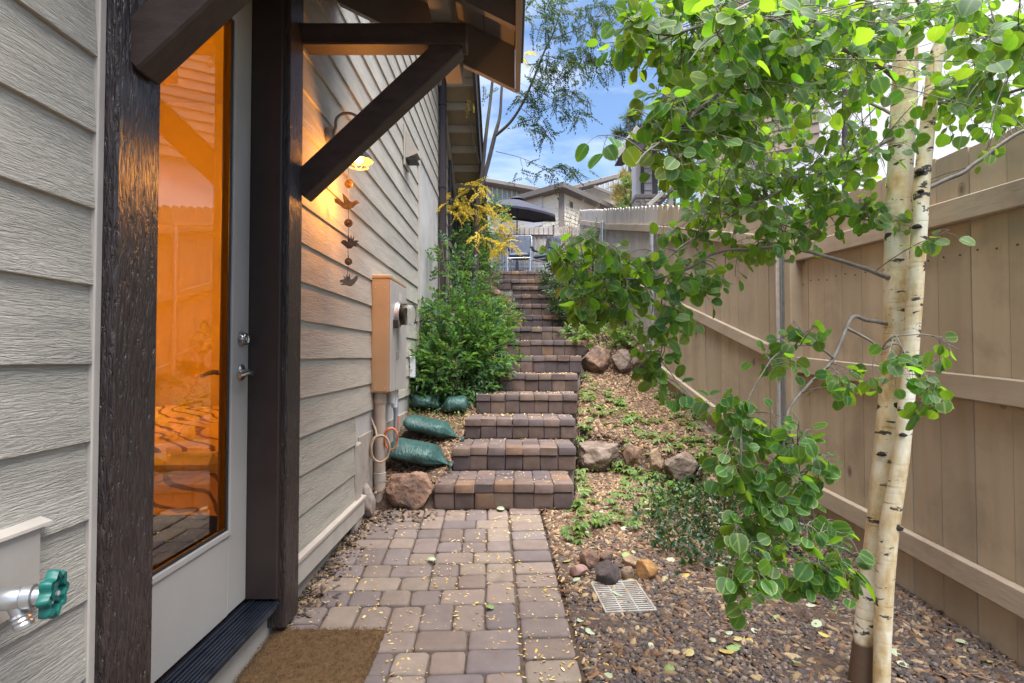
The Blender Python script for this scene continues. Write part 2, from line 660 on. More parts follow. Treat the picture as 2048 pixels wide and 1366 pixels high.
FENCE = material('fence_wood', [(.345, .28, .20), (.43, .352, .258)], stretch=(1.6, 1.6, .22), scale=5, rough=.82, bump=.5, bdist=.003,
                 bscale=22, distort=.5, rnd=.10, dirt=((.21, .165, .12), 3.2, .50, .72, .5))
def add_knots(m):
    nt = m.node_tree
    p = nt.nodes['Principled BSDF']
    lk = p.inputs['Base Color'].links[0]
    src = lk.from_socket
    geo = nt.nodes.new('ShaderNodeNewGeometry')
    mp = nt.nodes.new('ShaderNodeMapping')
    mp.inputs['Scale'].default_value = (3.2, 3.2, 1.9)
    vo = nt.nodes.new('ShaderNodeTexVoronoi')
    vo.inputs['Scale'].default_value = 1.25
    vo.inputs['Randomness'].default_value = 1
    nt.links.new(geo.outputs['Position'], mp.inputs['Vector'])
    nt.links.new(mp.outputs[0], vo.inputs['Vector'])
    rp = nt.nodes.new('ShaderNodeValToRGB')
    e = rp.color_ramp.elements
    e[0].position, e[0].color = .035, (.8, .8, .8, 1)
    e[1].position, e[1].color = .085, (0, 0, 0, 1)
    x = e.new(.06); x.color = (.25, .25, .25, 1)
    x = e.new(.072); x.color = (.6, .6, .6, 1)
    nt.links.new(vo.outputs['Distance'], rp.inputs['Fac'])
    mx = nt.nodes.new('ShaderNodeMixRGB')
    mx.inputs['Color2'].default_value = (.10, .065, .045, 1)
    nt.links.new(rp.outputs['Color'], mx.inputs['Fac'])
    nt.links.new(src, mx.inputs['Color1'])
    nt.links.new(mx.outputs['Color'], p.inputs['Base Color'])
add_knots(FENCE)
FENCERAIL = material('fence_rail_wood', [(.36, .295, .225), (.44, .365, .285)], stretch=(2, .4, 2), scale=5, rough=.8, bump=.5, bdist=.003,
                     bscale=22, rnd=.05, dirt=((.24, .17, .13), 4, .50, .74, .5))
GREYFENCE = material('weathered_skylit_fence_wood', [(.38, .345, .32), (.47, .43, .40)], stretch=(1.6, 1.6, .22), scale=5, rough=.85, bump=.4, rnd=.08)  # weathered grey back fence; upper pickets use it for their sky-light tint
WHITEMETAL = plain('white_metal', (.72, .73, .75), .4)
PAVER = material('tumbled_concrete_paver', [(.78, .76, .75), (1.12, 1.1, 1.08)], scale=9, detail=8, rough=.9, bump=.7, bscale=110, bdist=.0022, nrough=.7,
                 rnd=.13, pick=[(0.197, 0.158, 0.138), (0.163, 0.135, 0.127), (0.214, 0.173, 0.147), (0.183, 0.157, 0.155), (0.183, 0.141, 0.122), (0.152, 0.129, 0.128),
                                (0.208, 0.165, 0.143), (0.175, 0.144, 0.134), (0.227, 0.187, 0.154), (0.165, 0.138, 0.138)],
                 dirt=((.13, .10, .085), 7, .56, .74, .55))
STEPPAVER = material('step_paver', [(.68, .66, .66), (1.15, 1.12, 1.1)], scale=13, detail=8, rough=.92, bump=.8, bscale=110, bdist=.003, nrough=.7,
                     rnd=.16, pick=[(0.132, 0.098, 0.088), (0.109, 0.085, 0.084), (0.152, 0.110, 0.094), (0.118, 0.095, 0.098), (0.184, 0.117, 0.080), (0.099, 0.081, 0.086),
                                    (0.138, 0.101, 0.090), (0.112, 0.089, 0.088), (0.168, 0.123, 0.100), (0.105, 0.085, 0.090), (0.126, 0.095, 0.090), (0.145, 0.104, 0.090)],
                     dirt=((.09, .07, .06), 9, .54, .72, .6))
SOIL = material('mulchy_soil', [(.04, .028, .022), (.085, .058, .043), (.12, .082, .06)], scale=26, detail=8, rough=1, bump=1.0, bscale=70, bdist=.012)
JOINT = material('sand_joint', [(.06, .042, .032), (.12, .086, .064)], scale=40, rough=1, bump=.6, bdist=.004)
GRAVELM = material('lava_gravel', [(.85, .85, .85), (1.15, 1.15, 1.15)], scale=60, rough=.9, bump=.5, bscale=220, bdist=.002, island=True, rnd=.3,
                   pick=[(0.087, 0.066, 0.059), (0.107, 0.076, 0.062), (0.070, 0.062, 0.062), (0.128, 0.088, 0.068), (0.067, 0.055, 0.053), (0.098, 0.079, 0.072),
                         (0.162, 0.125, 0.099), (0.081, 0.066, 0.068), (0.114, 0.069, 0.050), (0.222, 0.177, 0.143)])
MULCHM = material('bark_mulch', [(.8, .8, .8), (1.15, 1.15, 1.15)], scale=50, rough=.95, bump=.4, bscale=160, bdist=.002, island=True, rnd=.3,
                  pick=[(0.125, 0.070, 0.042), (0.170, 0.102, 0.061), (0.088, 0.053, 0.035), (0.221, 0.140, 0.084), (0.147, 0.088, 0.055), (0.272, 0.190, 0.116), (0.103, 0.070, 0.052),
                        (0.191, 0.105, 0.058), (0.338, 0.246, 0.154), (0.294, 0.204, 0.109)])
LITTERM = material('leaf_litter', [(.85, .85, .85), (1.1, 1.1, 1.1)], scale=40, rough=.8, bump=0, island=True, rnd=.25,
                   pick=[(.55, .38, .14), (.62, .46, .20), (.42, .27, .10), (.66, .52, .28), (.50, .36, .20), (.60, .40, .10), (.36, .24, .13)])
DEADLEAF = material('dead_leaves', [(.8, .8, .8), (1.1, 1.1, 1.1)], scale=40, rough=.75, bump=0, island=True, rnd=.25,
                    pick=[(.08, .055, .045), (.12, .08, .06), (.06, .048, .045), (.17, .11, .075), (.24, .17, .11), (.30, .22, .12)])
PALELEAF = material('fallen_aspen_leaves', [(.9, .9, .9), (1.1, 1.1, 1.1)], scale=40, rough=.6, bump=0, island=True, rnd=.18,
                    pick=[(.38, .42, .28), (.30, .38, .20), (.42, .44, .34), (.34, .29, .12), (.34, .40, .27), (.20, .28, .10), (.44, .34, .09)])
ROCKM = material('red_sandstone', [(.085, .05, .04), (.21, .125, .088), (.36, .235, .165)], scale=9, detail=10, rough=.9, bump=1.0, bscale=24, bdist=.016, nrough=.68,
                 rnd=.12, dirt=((.11, .09, .08), 8, .50, .66, .7))
GREYROCK = material('grey_brown_rock', [(.07, .052, .045), (.16, .122, .10), (.27, .215, .175)], scale=9, detail=10, rough=.9, bump=1.0, bscale=24, bdist=.016, nrough=.68,
                    rnd=.1, dirt=((.16, .09, .06), 6, .52, .7, .7))
TANROCK = material('tan_rock', [(.17, .115, .075), (.40, .285, .19)], scale=16, detail=9, rough=.9, bump=1.0, bscale=40, bdist=.012, nrough=.68, rnd=.1)
LAVA = material('dark_lava_rock', [(.05, .042, .042), (.11, .085, .085)], scale=20, detail=8, rough=1, bump=1.0, bscale=60, bdist=.008)
ORANGEROCK = material('orange_rock', [(.24, .12, .045), (.42, .23, .09)], scale=18, detail=8, rough=.9, bump=1.0, bscale=50, bdist=.006)
PINKROCK = material('pink_rock', [(.25, .14, .12), (.32, .20, .17)], scale=12, rough=.8, bump=.4, bscale=60, bdist=.002)
COIR = material('coir_fibre', [(.06, .032, .013), (.105, .06, .024), (.15, .088, .04)], scale=34, detail=8, rough=1, bump=1.0, bscale=160, bdist=.006, distort=1.2)
BAGM = material('green_sandbag_plastic', [(.024, .068, .064), (.045, .112, .104)], stretch=(2.2, 1, 1), scale=7, rough=.30, bump=.8, bscale=16, bdist=.016, distort=1.5)
BARK = None
METERLIT = material('lamplit_enamel', [(.40, .25, .14), (.46, .295, .165)], scale=5, rough=.5, bump=.08, bdist=.001, dirt=((.30, .22, .17), 3, .55, .75, .4))  # orange lamplight on the meter box put into its enamel colour
METERBOX = material('grey_enamel', [(.36, .33, .31), (.42, .39, .365)], scale=5, rough=.5, bump=.08, bdist=.001, dirt=((.28, .23, .20), 3, .55, .75, .4))
PIPEPAINT = material('painted_conduit', [(.36, .30, .255), (.43, .365, .31)], scale=9, rough=.6, bump=.2, bdist=.001, dirt=((.30, .17, .10), 6, .56, .7, .7))
PVC = plain('grey_pvc', (.30, .33, .37), .45)
CREAM = material('cream_lap_siding', [(.84, .77, .64), (.88, .82, .69)], scale=3, rough=.75, bump=.1)
WHITESTUCCO = material('white_stucco', [(.76, .75, .76), (.82, .81, .82)], scale=2.5, rough=.9, bump=.3, bscale=40)
GREYTRIM = plain('grey_brown_trim', (.22, .19, .175), .7)
BLUEMETAL = plain('pale_blue_metal_siding', (.40, .45, .50), .5)
STONE = material('stacked_stone', [(.28, .24, .21), (.45, .40, .35)], scale=5, rough=.9, bump=.6, bdist=.01, rnd=.2)

# ================================================================== TERRAIN
STEPS = [(3.80, -.885, -.532), (4.27, -.715, -.462), (4.74, -.55, -.405), (5.20, -.372, -.336), (5.66, -.195, -.273),
         (6.12, -.01, -.178), (6.58, .175, -.05), (7.04, .36, -.03), (7.50, .54, .01), (7.92, .735, .014),
         (8.34, .92, .012), (8.76, 1.10, .012)]
STEP_Y = np.array([s[0] for s in STEPS] + [9.3])
XL = np.array([s[2] for s in STEPS] + [-.28])
XR = np.array([s[2] + 7 * .1362 for s in STEPS] + [1.1])
LY = np.array([3.70, 3.85, 4.15, 4.53, 5.1, 5.66, 7.0, 8.0, 9.2, 9.75, 16.5, 19, 60])
LH = np.array([-1.055, -.93, -.85, -.715, -.55, -.36, .10, .6, 1.12, 1.45, 2.45, 2.6, 2.6])
RY = np.array([4.0, 4.3, 4.9, 6.25, 6.36, 6.55, 7.5, 9.7, 10.0, 16.5, 19, 60])
RH = np.array([-.92, -.86, -.70, -.25, -.20, .04, .50, 1.36, 1.45, 2.45, 2.6, 2.6])


def sstep(a, b, x):
    t = np.clip((x - a) / (b - a), 0, 1)
    return t * t * (3 - 2 * t)


def path_z(Y):
    return .0636 * np.minimum(Y, 4.6)


def row_y(X):
    return np.clip(5.23 - .62 * X, 3.3, 5.0)


def ground_z(X, Y):
    X, Y = np.asarray(X, float), np.asarray(Y, float)
    P = path_z(Y)
    Lz = np.where(Y < 3.7, P, CAMZ + np.interp(Y, LY, LH))
    yr = row_y(X)
    t = sstep(yr - .04, yr + .16, Y)
    Rz = P * (1 - t) + (CAMZ + np.interp(Y, RY, RH)) * t
    xl, xr = np.interp(Y, STEP_Y, XL), np.interp(Y, STEP_Y, XR)
    inside = np.minimum(Lz, Rz) - .25
    z = np.where(X < xl, Lz, np.where(X > xr, Rz, inside))
    z = np.where(Y < 3.76, P, z)
    onpath = (Y < 3.82) & (X > -1.03) & (X < .335 - .038 * Y)
    z = np.where(onpath, P - .035, z)
    z = np.where((Y > 9.75), CAMZ + np.interp(Y, [9.75, 16.5, 19, 60], [1.45, 2.45, 2.6, 2.6]), z)
    z = np.where((X < -1.06) & (Y < 12.5), 0.0, z)
    return z


def axis(lo, hi, step, far):
    a = list(np.arange(lo, hi + step / 2, step))
    d, x = step, hi
    while x < far:
        d *= 1.6
        x += d
        a.append(x)
    d, x = step, lo
    while x > -far:
        d *= 1.6
        x -= d
        a.insert(0, x)
    return np.array(a)


gx, gy = axis(-1.3, 2.3, .04, 900), axis(.4, 10.4, .05, 900)
GX, GY = np.meshgrid(gx, gy)
GZ = ground_z(GX, GY)
GZ += np.where((GX > -1) & (GX < 2.4) & (GY > .4) & (GY < 10), 1, 0) * .012 * np.sin(GX * 9 + 3 * np.sin(GY * 5)) * np.cos(GY * 7.3 + GX * 3)
nx, ny = len(gx), len(gy)
ii = np.arange(nx * ny).reshape(ny, nx)
quads = np.stack([ii[:-1, :-1], ii[:-1, 1:], ii[1:, 1:], ii[1:, :-1]], -1).reshape(-1, 4)
gme = np_mesh('ground', np.stack([GX, GY, GZ], -1).reshape(-1, 3), quads, smooth=True)
tag(link('ground', gme, SOIL), kind='structure')

# ================================================================== PAVED PATH
path = thing('path', None, None, (0, 0, 0))
path['kind'] = 'structure'
bed = MB()
A = [(-1.02, .3), (-1.02, 3.83), (.348 - .0394 * 3.83 - .02, 3.83), (.348 - .012 - .02, .3)]
bed.prism([(x, y, path_z(y) - .05) for x, y in A], (0, 0, .034))
bed.build('sand_bed', JOINT, path)


def block_mesh(name, sx, sy, sz, r=.014, b=.008, seed=0, wob=.0025):
    """tumbled block: rounded plan, pillowed edges; origin at the middle of its top"""
    rr = random.Random(seed)
    plan = []
    for (cx, cy, a0) in ((sx / 2 - r, sy / 2 - r, 0), (-sx / 2 + r, sy / 2 - r, 90), (-sx / 2 + r, -sy / 2 + r, 180), (sx / 2 - r, -sy / 2 + r, 270)):
        k = rr.uniform(.7, 1.5)
        for a in (0, 45, 90):
            q = math.radians(a0 + a)
            plan.append((cx + r * math.cos(q) * 1.0 - (k - 1) * .35 * r * math.cos(math.radians(a0 + 45)),
                         cy + r * math.sin(q) * 1.0 - (k - 1) * .35 * r * math.sin(math.radians(a0 + 45))))
    rings = [(-sz, 0, 1), (-b, 0, 1), (-b * .32, b * .32, 1), (0, b * 1.1, 1), (.0012, min(sx, sy) * .22, 1)]
    vs, fs = [], []
    n = len(plan)
    for (z, inset, _) in rings:
        for (x, y) in plan:
            d = math.hypot(x, y)
            fx = max(0, (sx / 2 - inset)) / (sx / 2)
            fy = max(0, (sy / 2 - inset)) / (sy / 2)
            w = wob if z > -sz * .9 else 0
            vs.append((x * fx + rr.uniform(-w, w), y * fy + rr.uniform(-w, w), z + rr.uniform(-w, w) * .5))
    for i in range(len(rings) - 1):
        for k in range(n):
            a, c = i * n + k, i * n + (k + 1) % n
            fs.append((a, c, c + n, a + n))
    fs.append(tuple((len(rings) - 1) * n + k for k in range(n)))
    fs.append(tuple(range(n))[::-1])
    me = bpy.data.meshes.new(name)
    me.from_pydata(vs, [], fs)
    me.polygons.foreach_set('use_smooth', [True] * len(me.polygons))
    me.set_sharp_from_angle(angle=math.radians(50))
    me.update()
    return me


U = .0705
GAP = .006
pv = {}
for (a, b_) in ((2, 2), (3, 2), (2, 3), (3, 3)):
    pv[(a, b_)] = [block_mesh('paver', a * U - GAP, b_ * U - GAP, .06, .018, .009, seed=a * 10 + b_ + 100 * k) for k in range(4)]
for k in pv.values():
    for m_ in k:
        m_.materials.append(PAVER)


def tile(W, Hh, r):
    g = [[0] * W for _ in range(Hh)]
    out = []

    def rec():
        for y in range(Hh):
            for x in range(W):
                if not g[y][x]:
                    opts = [(3, 2), (2, 2), (2, 3), (3, 2), (2, 2)]
                    r.shuffle(opts)
                    seen = set()
                    for (a, c) in opts:
                        if (a, c) in seen: continue
                        seen.add((a, c))
                        if x + a > W or y + c > Hh or any(g[y + j][x + i] for j in range(c) for i in range(a)): continue
                        for j in range(c):
                            for i in range(a): g[y + j][x + i] = 1
                        out.append((x, y, a, c))
                        if rec(): return True
                        out.pop()
                        for j in range(c):
                            for i in range(a): g[y + j][x + i] = 0
                    return False
        return True
    return out if rec() else []


PA = math.atan(.0394)          # the path bears a little to the left
slope = math.atan(.0636)
pmat = Matrix.Rotation(PA, 4, 'Z') @ Matrix.Rotation(slope, 4, 'X')


def path_point(u, v):
    """u across (0 = left edge of border course), v along"""
    x = .124 + u * math.cos(PA) - v * math.sin(PA)
    y = u * math.sin(PA) + v * math.cos(PA)
    return Vector((x, y, path_z(y)))


def put_paver(u, v, a, c, r):
    p = path_point(u, v)
    o = bpy.data.objects.new('paver', r.choice(pv[(a, c)]))
    COL.objects.link(o)
    o.parent = path
    o.location = p + Vector((0, 0, r.uniform(-.004, .003)))
    m = pmat @ Matrix.Rotation(r.uniform(-.018, .018), 4, 'Z') @ Matrix.Rotation(r.uniform(-.012, .012), 4, 'X') @ Matrix.Rotation(r.uniform(-.012, .012), 4, 'Y')
    if r.random() < .5: m = m @ Matrix.Rotation(math.pi, 4, 'Z')
    o.rotation_euler = m.to_euler()


r = random.Random(11)
v = 1.15
for Hh in (7, 6, 7, 6, 7, 5):
    for (x, y, a, c) in tile(16, Hh, r):
        if x + a <= 1: continue
        uu, vv = (x + a / 2 - 16) * U - .004, v + (y + c / 2) * U
        pt = path_point(uu, vv)
        if pt.x < -1.0 or pt.y > 3.79: continue
        put_paver(uu, vv, a, c, r)
    v += Hh * U
v = 1.15
while v < 3.74:                 # border course, laid across
    put_paver(1.5 * U + .004, v + U, 3, 2, r)
    v += 2 * U + .001

# ================================================================== STAIRS
stairs = thing('garden_staircase', 'long flight of purple brown paver steps climbing the slope between the shrub and the boulders', 'staircase', (0, 3.8, path_z(3.8)))
S0 = world_loc(stairs)
PW = .1362
capm = [block_mesh('cap_paver', PW - .003, .150, .058, .008, .007, seed=300 + k, wob=.003) for k in range(6)]
facem = [block_mesh('face_paver', PW - .003, .118, .06, .010, .006, seed=320 + k, wob=.0025) for k in range(6)]
for m_ in capm + facem:
    m_.materials.append(STEPPAVER)
r = random.Random(5)


def sp(name, me, p, rot):
    o = bpy.data.objects.new(name, me)
    COL.objects.link(o)
    o.parent = stairs
    o.location = Vector(p) - S0
    o.rotation_euler = rot


core = MB()
tread = MB()


def course(x0, n, y, ztop, zbot, rows):
    for k in range(n):
        x = x0 + (k + .5) * PW
        for j in range(rows):
            dz = r.uniform(-.004, .004) if j == 0 else r.uniform(-.005, .002)
            sp('paver', r.choice(capm), (x + (r.uniform(-.003, .003)), y + .064 + j * .153 + r.uniform(-.006, .006), ztop + dz),
               (r.uniform(-.02, .02), r.uniform(-.015, .015), r.uniform(-.02, .02) + (math.pi if r.random() < .5 else 0)))
        hgt = ztop - .060 - zbot
        if hgt > .05:
            sc = hgt / .118
            o = bpy.data.objects.new('paver', r.choice(facem))
            COL.objects.link(o)
            o.parent = stairs
            o.location = Vector((x + r.uniform(-.002, .002), y + r.uniform(-.002, .004), zbot + hgt / 2 - .002)) - S0
            o.rotation_euler = (math.pi / 2 + r.uniform(-.015, .015), r.uniform(-.012, .012), r.uniform(-.02, .02))
            o.scale = (1, sc, 1)


for i, (y, h, x0) in enumerate(STEPS):
    prev = (H(STEPS[i - 1][1]) if i else path_z(3.8))
    nxt = STEPS[i + 1][0] if i + 1 < len(STEPS) else 9.3
    course(x0, 7, y, H(h), prev - (.0 if i == 0 else .004), 3 if i < 5 else 1)
    core.box((x0 + .01, y + .05, H(h) - .6), (x0 + 7 * PW - .01, nxt + .1, H(h) - .062))
    tread.box((x0 + .004, y + .14, H(h) - .061), (x0 + 7 * PW - .004, nxt + .03, H(h) - .016))
core.build('step_core', CONCRETE, stairs)
tread.build('tread_fill', SOIL, stairs)
course(-.285, 9, 9.25, H(1.275), H(1.10), 1)
course(-.285, 9, 9.62, H(1.475), H(1.285), 1)
MB().box((-.27, 9.30, H(.75)), (.99, 9.9, H(1.215))).build('landing_core', CONCRETE, stairs)
MB().box((-.262, 9.27, H(.86)), (.02, 9.3, H(1.10))).build('landing_base', STUCCO, stairs)

# the upper terrace paving, rising gently away
def terr_h(y): return 1.466 + .1495 * (y - 9.78)
terr = thing('terrace', None, None, (0, 9.7, H(1.46)))
terr['kind'] = 'structure'
MB().prism([(-1.2, 9.78, H(1.38)), (-1.2, 9.78, H(1.466)), (-1.2, 16.6, H(terr_h(16.6))), (-1.2, 16.6, H(2.30))], (2.7, 0, 0)).build('terrace_slab', PAVER, terr)

# ================================================================== HOUSE
WX = -.975
house = thing('house', 'grey beige lap sided house with dark brown timber door frame and bracketed porch roof', 'house', (WX, 2.0, path_z(2)))


def siding_board(name, y0, y1, hb, expo=.178, x=WX, mat=SIDING, parent=house, lean=.013, seed=0):
    """one lap board: bottom edge stands proud of the one below"""
    rr = random.Random(seed)
    mb = MB()
    zb, zt = H(hb) + .001, H(hb) + expo + .012
    t = .009
    n = max(2, int((y1 - y0) / .45))
    ys = [y0 + (y1 - y0) * i / n for i in range(n + 1)]
    w = [rr.uniform(-.0016, .0016) for _ in ys]
    vs = []
    for yy, dw in zip(ys, w):
        vs += [(x - t * .2, yy, zb + dw), (x + lean - .0015, yy, zb + dw), (x + lean, yy, zb + .0015 + dw), (x + .001, yy, zt), (x - t * .2, yy, zt)]
    fs = []
    for i in range(n):
        for k in range(5):
            a, b_ = i * 5 + k, i * 5 + (k + 1) % 5
            fs.append((a, b_, b_ + 5, a + 5))
    fs.append((0, 1, 2, 3, 4))
    fs.append(tuple(n * 5 + k for k in (4, 3, 2, 1, 0)))
    mb.add(vs, fs)
    return mb.build(name, mat, parent, centre=True)


PL0, PL1 = 1.285, 1.443      # near door post
PR0, PR1 = 2.278, 2.424      # far door post
sd = 0
k = -8
while True:
    hb = -.02 + .178 * k
    if hb > 4.1: break
    sd += 1
    if hb < 1.70:
        if hb > -1.3:
            siding_board('siding_board', -.9, PL0 - .024, hb, seed=sd)
        if hb >= -.93:
            end = 3.42 if hb < -.50 else 5.62
            siding_board('siding_board', PR1 + .004, end, hb, seed=sd + 50)
    else:
        siding_board('siding_board', -.9, 5.62 if hb < 2.0 else 7.12, hb, seed=sd)
    k += 1
# wall behind the boards, with the door opening left free
wl = MB()
wl.box((WX - .16, -1.0, H(-1.45)), (WX - .003, PL0 + .06, H(4.2)))
wl.prism([(WX - .16, PR1 - .06, H(-.94)), (WX - .16, 12.4, H(-.94)), (WX - .16, 12.4, H(1.0)), (WX - .16, 7.2, H(3.7)), (WX - .16, 6.2, H(4.2)), (WX - .16, PR1 - .06, H(4.2))], (.157, 0, 0))
wl.box((WX - .16, PL0 + .06, H(1.56)), (WX - .003, PR1 - .06, H(4.2)))
wl.build('wall', STUCCO, house)
MB().box((-1.12, 2.30, H(-1.6)), (-1.0, 12.4, H(-.93))).box((-1.12, -1.0, H(-1.6)), (-1.0, 1.42, H(-1.46))).build('foundation', CONCRETE, house)
# water table ledge
lg = MB()
lg.prism([(-.998, 2.43, H(-1.02)), (-.948, 2.43, H(-1.02)), (-.948, 2.43, H(-.918)), (-.936, 2.43, H(-.918)), (-.936, 2.43, H(-.902)), (-.974, 2.43, H(-.893)), (-.998, 2.43, H(-.893))], (0, 1.13, 0))
lg.build('base_ledge', TRIMPAINT, house)
# corner pier under the meter box
MB().box((-1.0, 3.40, H(-1.2)), (-.955, 3.52, H(-.55)), .01).build('pier', CONCRETE, house)
MB().box((-1.01, 3.50, H(-1.2)), (-.968, 5.6, H(-.52)), .004).build('pier', CONCRETE, house)
# caulk strip beside the near post, trim by the stucco panel
MB().box((WX - .01, PL0 - .024, H(-1.45)), (WX + .016, PL0 - .001, H(1.75)), .003).build('trim', TRIMPAINT, house)
MB().box((WX - .01, 5.62, H(-.6)), (WX + .022, 5.68, H(2.20)), .003).build('trim', TRIMPAINT, house)
MB().box((WX - .01, 5.685, H(-.6)), (WX + .006, 7.14, H(2.06))).build('stucco_panel', STUCCO, house)
MB().box((WX - .01, 5.685, H(2.062)), (WX + .02, 7.14, H(2.13)), .004).build('trim', TRIMPAINT, house)
MB().box((WX - .01, 7.142, H(-.6)), (WX + .003, 12.4, H(1.0))).build('stucco_panel', STUCCO, house)
# boards beyond the downspout
for k in range(6, 22):
    hb = -.02 + .178 * k
    y_hi = 12.3 if hb < 1.7 else 12.3 - (hb - 1.7) / .5
    if hb < .95: continue
    siding_board('siding_board', 7.26, max(7.8, y_hi), hb, seed=k + 200)
# brown window trim and window in the far part
win = MB().box((WX - .0, 8.45, H(1.78)), (WX + .02, 9.2, H(2.80)), .004).build('window', DARKRUBBER, house)
f = MB()
for (y0, y1, h0, h1) in ((7.36, 7.72, 1.5, 3.3), (8.25, 8.44, 1.72, 2.95), (9.21, 9.4, 1.72, 2.6)):
    MB().box((WX - .0, y0, H(h0)), (WX + .05, y1, H(h1)), .006).build('window_trim', DOWNSPOUT, house)
MB().box((WX, 8.2, H(1.62)), (WX + .045, 9.4, H(1.71)), .006).build('window_trim', GREYTRIM, house)
# downspout with straps
ds = MB().box((WX + .02, 7.16, H(.1)), (WX + .10, 7.245, H(3.7)), .012)
for i in range(3):
    yy = 7.165 + .03 * i
    ds.box((WX + .10, yy, H(.1)), (WX + .104, yy + .012, H(3.7)))
dso = ds.build('downspout', DOWNSPOUT, house)
for h in (.6, 2.2, 3.3):
    MB().box((WX + .01, 7.15, H(h)), (WX + .108, 7.255, H(h + .03)), .003).build('strap', DOWNSPOUT, dso)

# ---- main gable rake beyond
RS = .517
def rake_h(y): return 3.64 - RS * (y - 7.1)
def rake_slab(x0, x1, ya, yb, d0, d1):
    vs = []
    for x in (x0, x1):
        for (y, d) in ((ya, d0), (yb, d0), (yb, d1), (ya, d1)):
            vs.append((x, y, H(rake_h(y)) + d))
    return MB().add(vs, [(0, 1, 2, 3), (7, 6, 5, 4), (0, 4, 5, 1), (1, 5, 6, 2), (2, 6, 7, 3), (3, 7, 4, 0)])
RA, RB = 6.0, 11.6
rake_slab(-3.5, -.47, RA, RB, .20, .235).build('roof_deck', EAVEPAINT, house)
rake_slab(-3.5, -.44, RA, RB, .236, .27).build('roof', SHINGLE, house)
rake_slab(-.512, -.475, RA, RB, -.02, .199).build('rake_board', DOWNSPOUT, house)
rake_slab(WX + .015, WX + .05, RA, RB, -.06, .15).build('frieze_board', EAVEPAINT, house)
y = 6.3
while y < 11.4:
    vs = []
    MB().beam((WX + .05, y, H(rake_h(y)) + .14), (-.513, y, H(rake_h(y)) + .14), .05, .11, .004).build('lookout', EAVEPAINT, house)
    y += .34

# ---- porch roof over the door
def ph(x): return 1.45 + .5 * (.016 - x)
def porch_slab(y0, y1, xa, xb, d0, d1):
    vs = []
    for y in (y0, y1):
        for (x, d) in ((xa, d0), (xb, d0), (xb, d1), (xa, d1)):
            vs.append((x, y, H(ph(x)) + d))
    return MB().add(vs, [(0, 1, 2, 3), (7, 6, 5, 4), (0, 4, 5, 1), (1, 5, 6, 2), (2, 6, 7, 3), (3, 7, 4, 0)])
pr = []
# soffit laid as boards running out from the wall
x = WX
while x < -.02:
    x2 = min(x + .165, .016)
    porch_slab(.86, 2.965, x + .002, x2 - .002, .235, .252).build('soffit_board', SOFFIT, house)
    x = x2
porch_slab(.82, 3.03, WX, .062, .255, .285).build('porch_roof', SHINGLE, house)
porch_slab(2.968, 3.008, WX + .02, .016, 0, .250).build('rake_board', SOFFIT, house)
porch_slab(.85, .89, WX + .02, .016, 0, .250).build('rake_board', SOFFIT, house)
MB().box((.0175, .85, H(1.452)), (.045, 3.012, H(1.69)), .003).build('fascia', SOFFIT, house)
MB().box((.0465, .84, H(1.62)), (.062, 3.02, H(1.72)), .003).build('drip_edge', DOWNSPOUT, house)
for y in (1.36, 1.9, 2.60):
    porch_slab(y - .019, y + .019, WX + .02, .016, .115, .234).build('rafter', SOFFIT, house)
MB().box((-.355, .90, H(1.478)), (-.265, 2.966, H(1.66)), .004).build('purlin', SOFFIT, house)
# brackets: beam and brace on each post
for yc in (1.365, 2.45):
    MB().beam((-.935, yc, H(1.425)), (-.20, yc, H(1.425)), .10, .096, .006).build('bracket_beam', BROWNBEAM, house)
    MB().beam((-.955, yc + .003, H(.735)), (-.255, yc + .003, H(1.40)), .088, .112, .006, up=(0, 0, 1)).build('bracket_brace', BROWNBEAM, house)
# door posts (rough sawn) and header
for (a, b_) in ((PL0, PL1), (PR0, PR1)):
    MB().box((-1.10, a, H(-1.12 if a > 2 else -1.45)), (-.93, b_, H(1.78)), .006).build('door_post', BROWNPOST, house)
MB().box((-1.10, PL1, H(1.53)), (-.935, PR0, H(1.78)), .006).build('door_header', BROWNPOST, house)
jm = MB()
jm.box((-1.16, PR0 - .028, H(-.99)), (-.952, PR0 - .001, H(1.529)), .003)
jm.box((-1.16, PL1 + .001, H(-.99)), (-.952, PL1 + .018, H(1.529)), .003)
jm.box((-1.16, PL1 + .02, H(1.50)), (-.952, PR0 - .03, H(1.528)), .003)
jm.build('door_jamb', JAMB, house)
# sill and threshold
MB().box((-1.25, PL1 - .1, H(-1.30)), (-1.002, PR0 + .1, H(-1.03)), .006).build('door_sill', TRIMPAINT, house)
th = MB().box((-1.15, PL1 + .002, H(-1.029)), (-.950, PR0 - .002, H(-1.006)), .004)
for i in range(8):
    x = -1.064 + .0140 * i
    th.box((x, PL1 + .004, H(-1.007)), (x + .0075, PR0 - .004, H(-.9985 + (.005 if i < 2 else 0))), .0018)
th.build('threshold', THRESH, house)

# ---- door: stiles, rails, glass, lever, deadbolt
DX = -1.077
D0, D1 = PL1 + .020, PR0 - .030
G0, G1, GB, GT = 1.62, 2.105, -.672, 1.30
dm = MB()
dm.box((DX - .044, D0, H(-.985)), (DX, G0, H(1.495)), .003)
dm.box((DX - .044, G1, H(-.985)), (DX, D1, H(1.495)), .003)
dm.box((DX - .044, G0, H(-.985)), (DX, G1, H(GB)), 0)
dm.box((DX - .044, G0, H(GT)), (DX, G1, H(1.495)), 0)
door = dm.build('door', DOORPAINT, house)
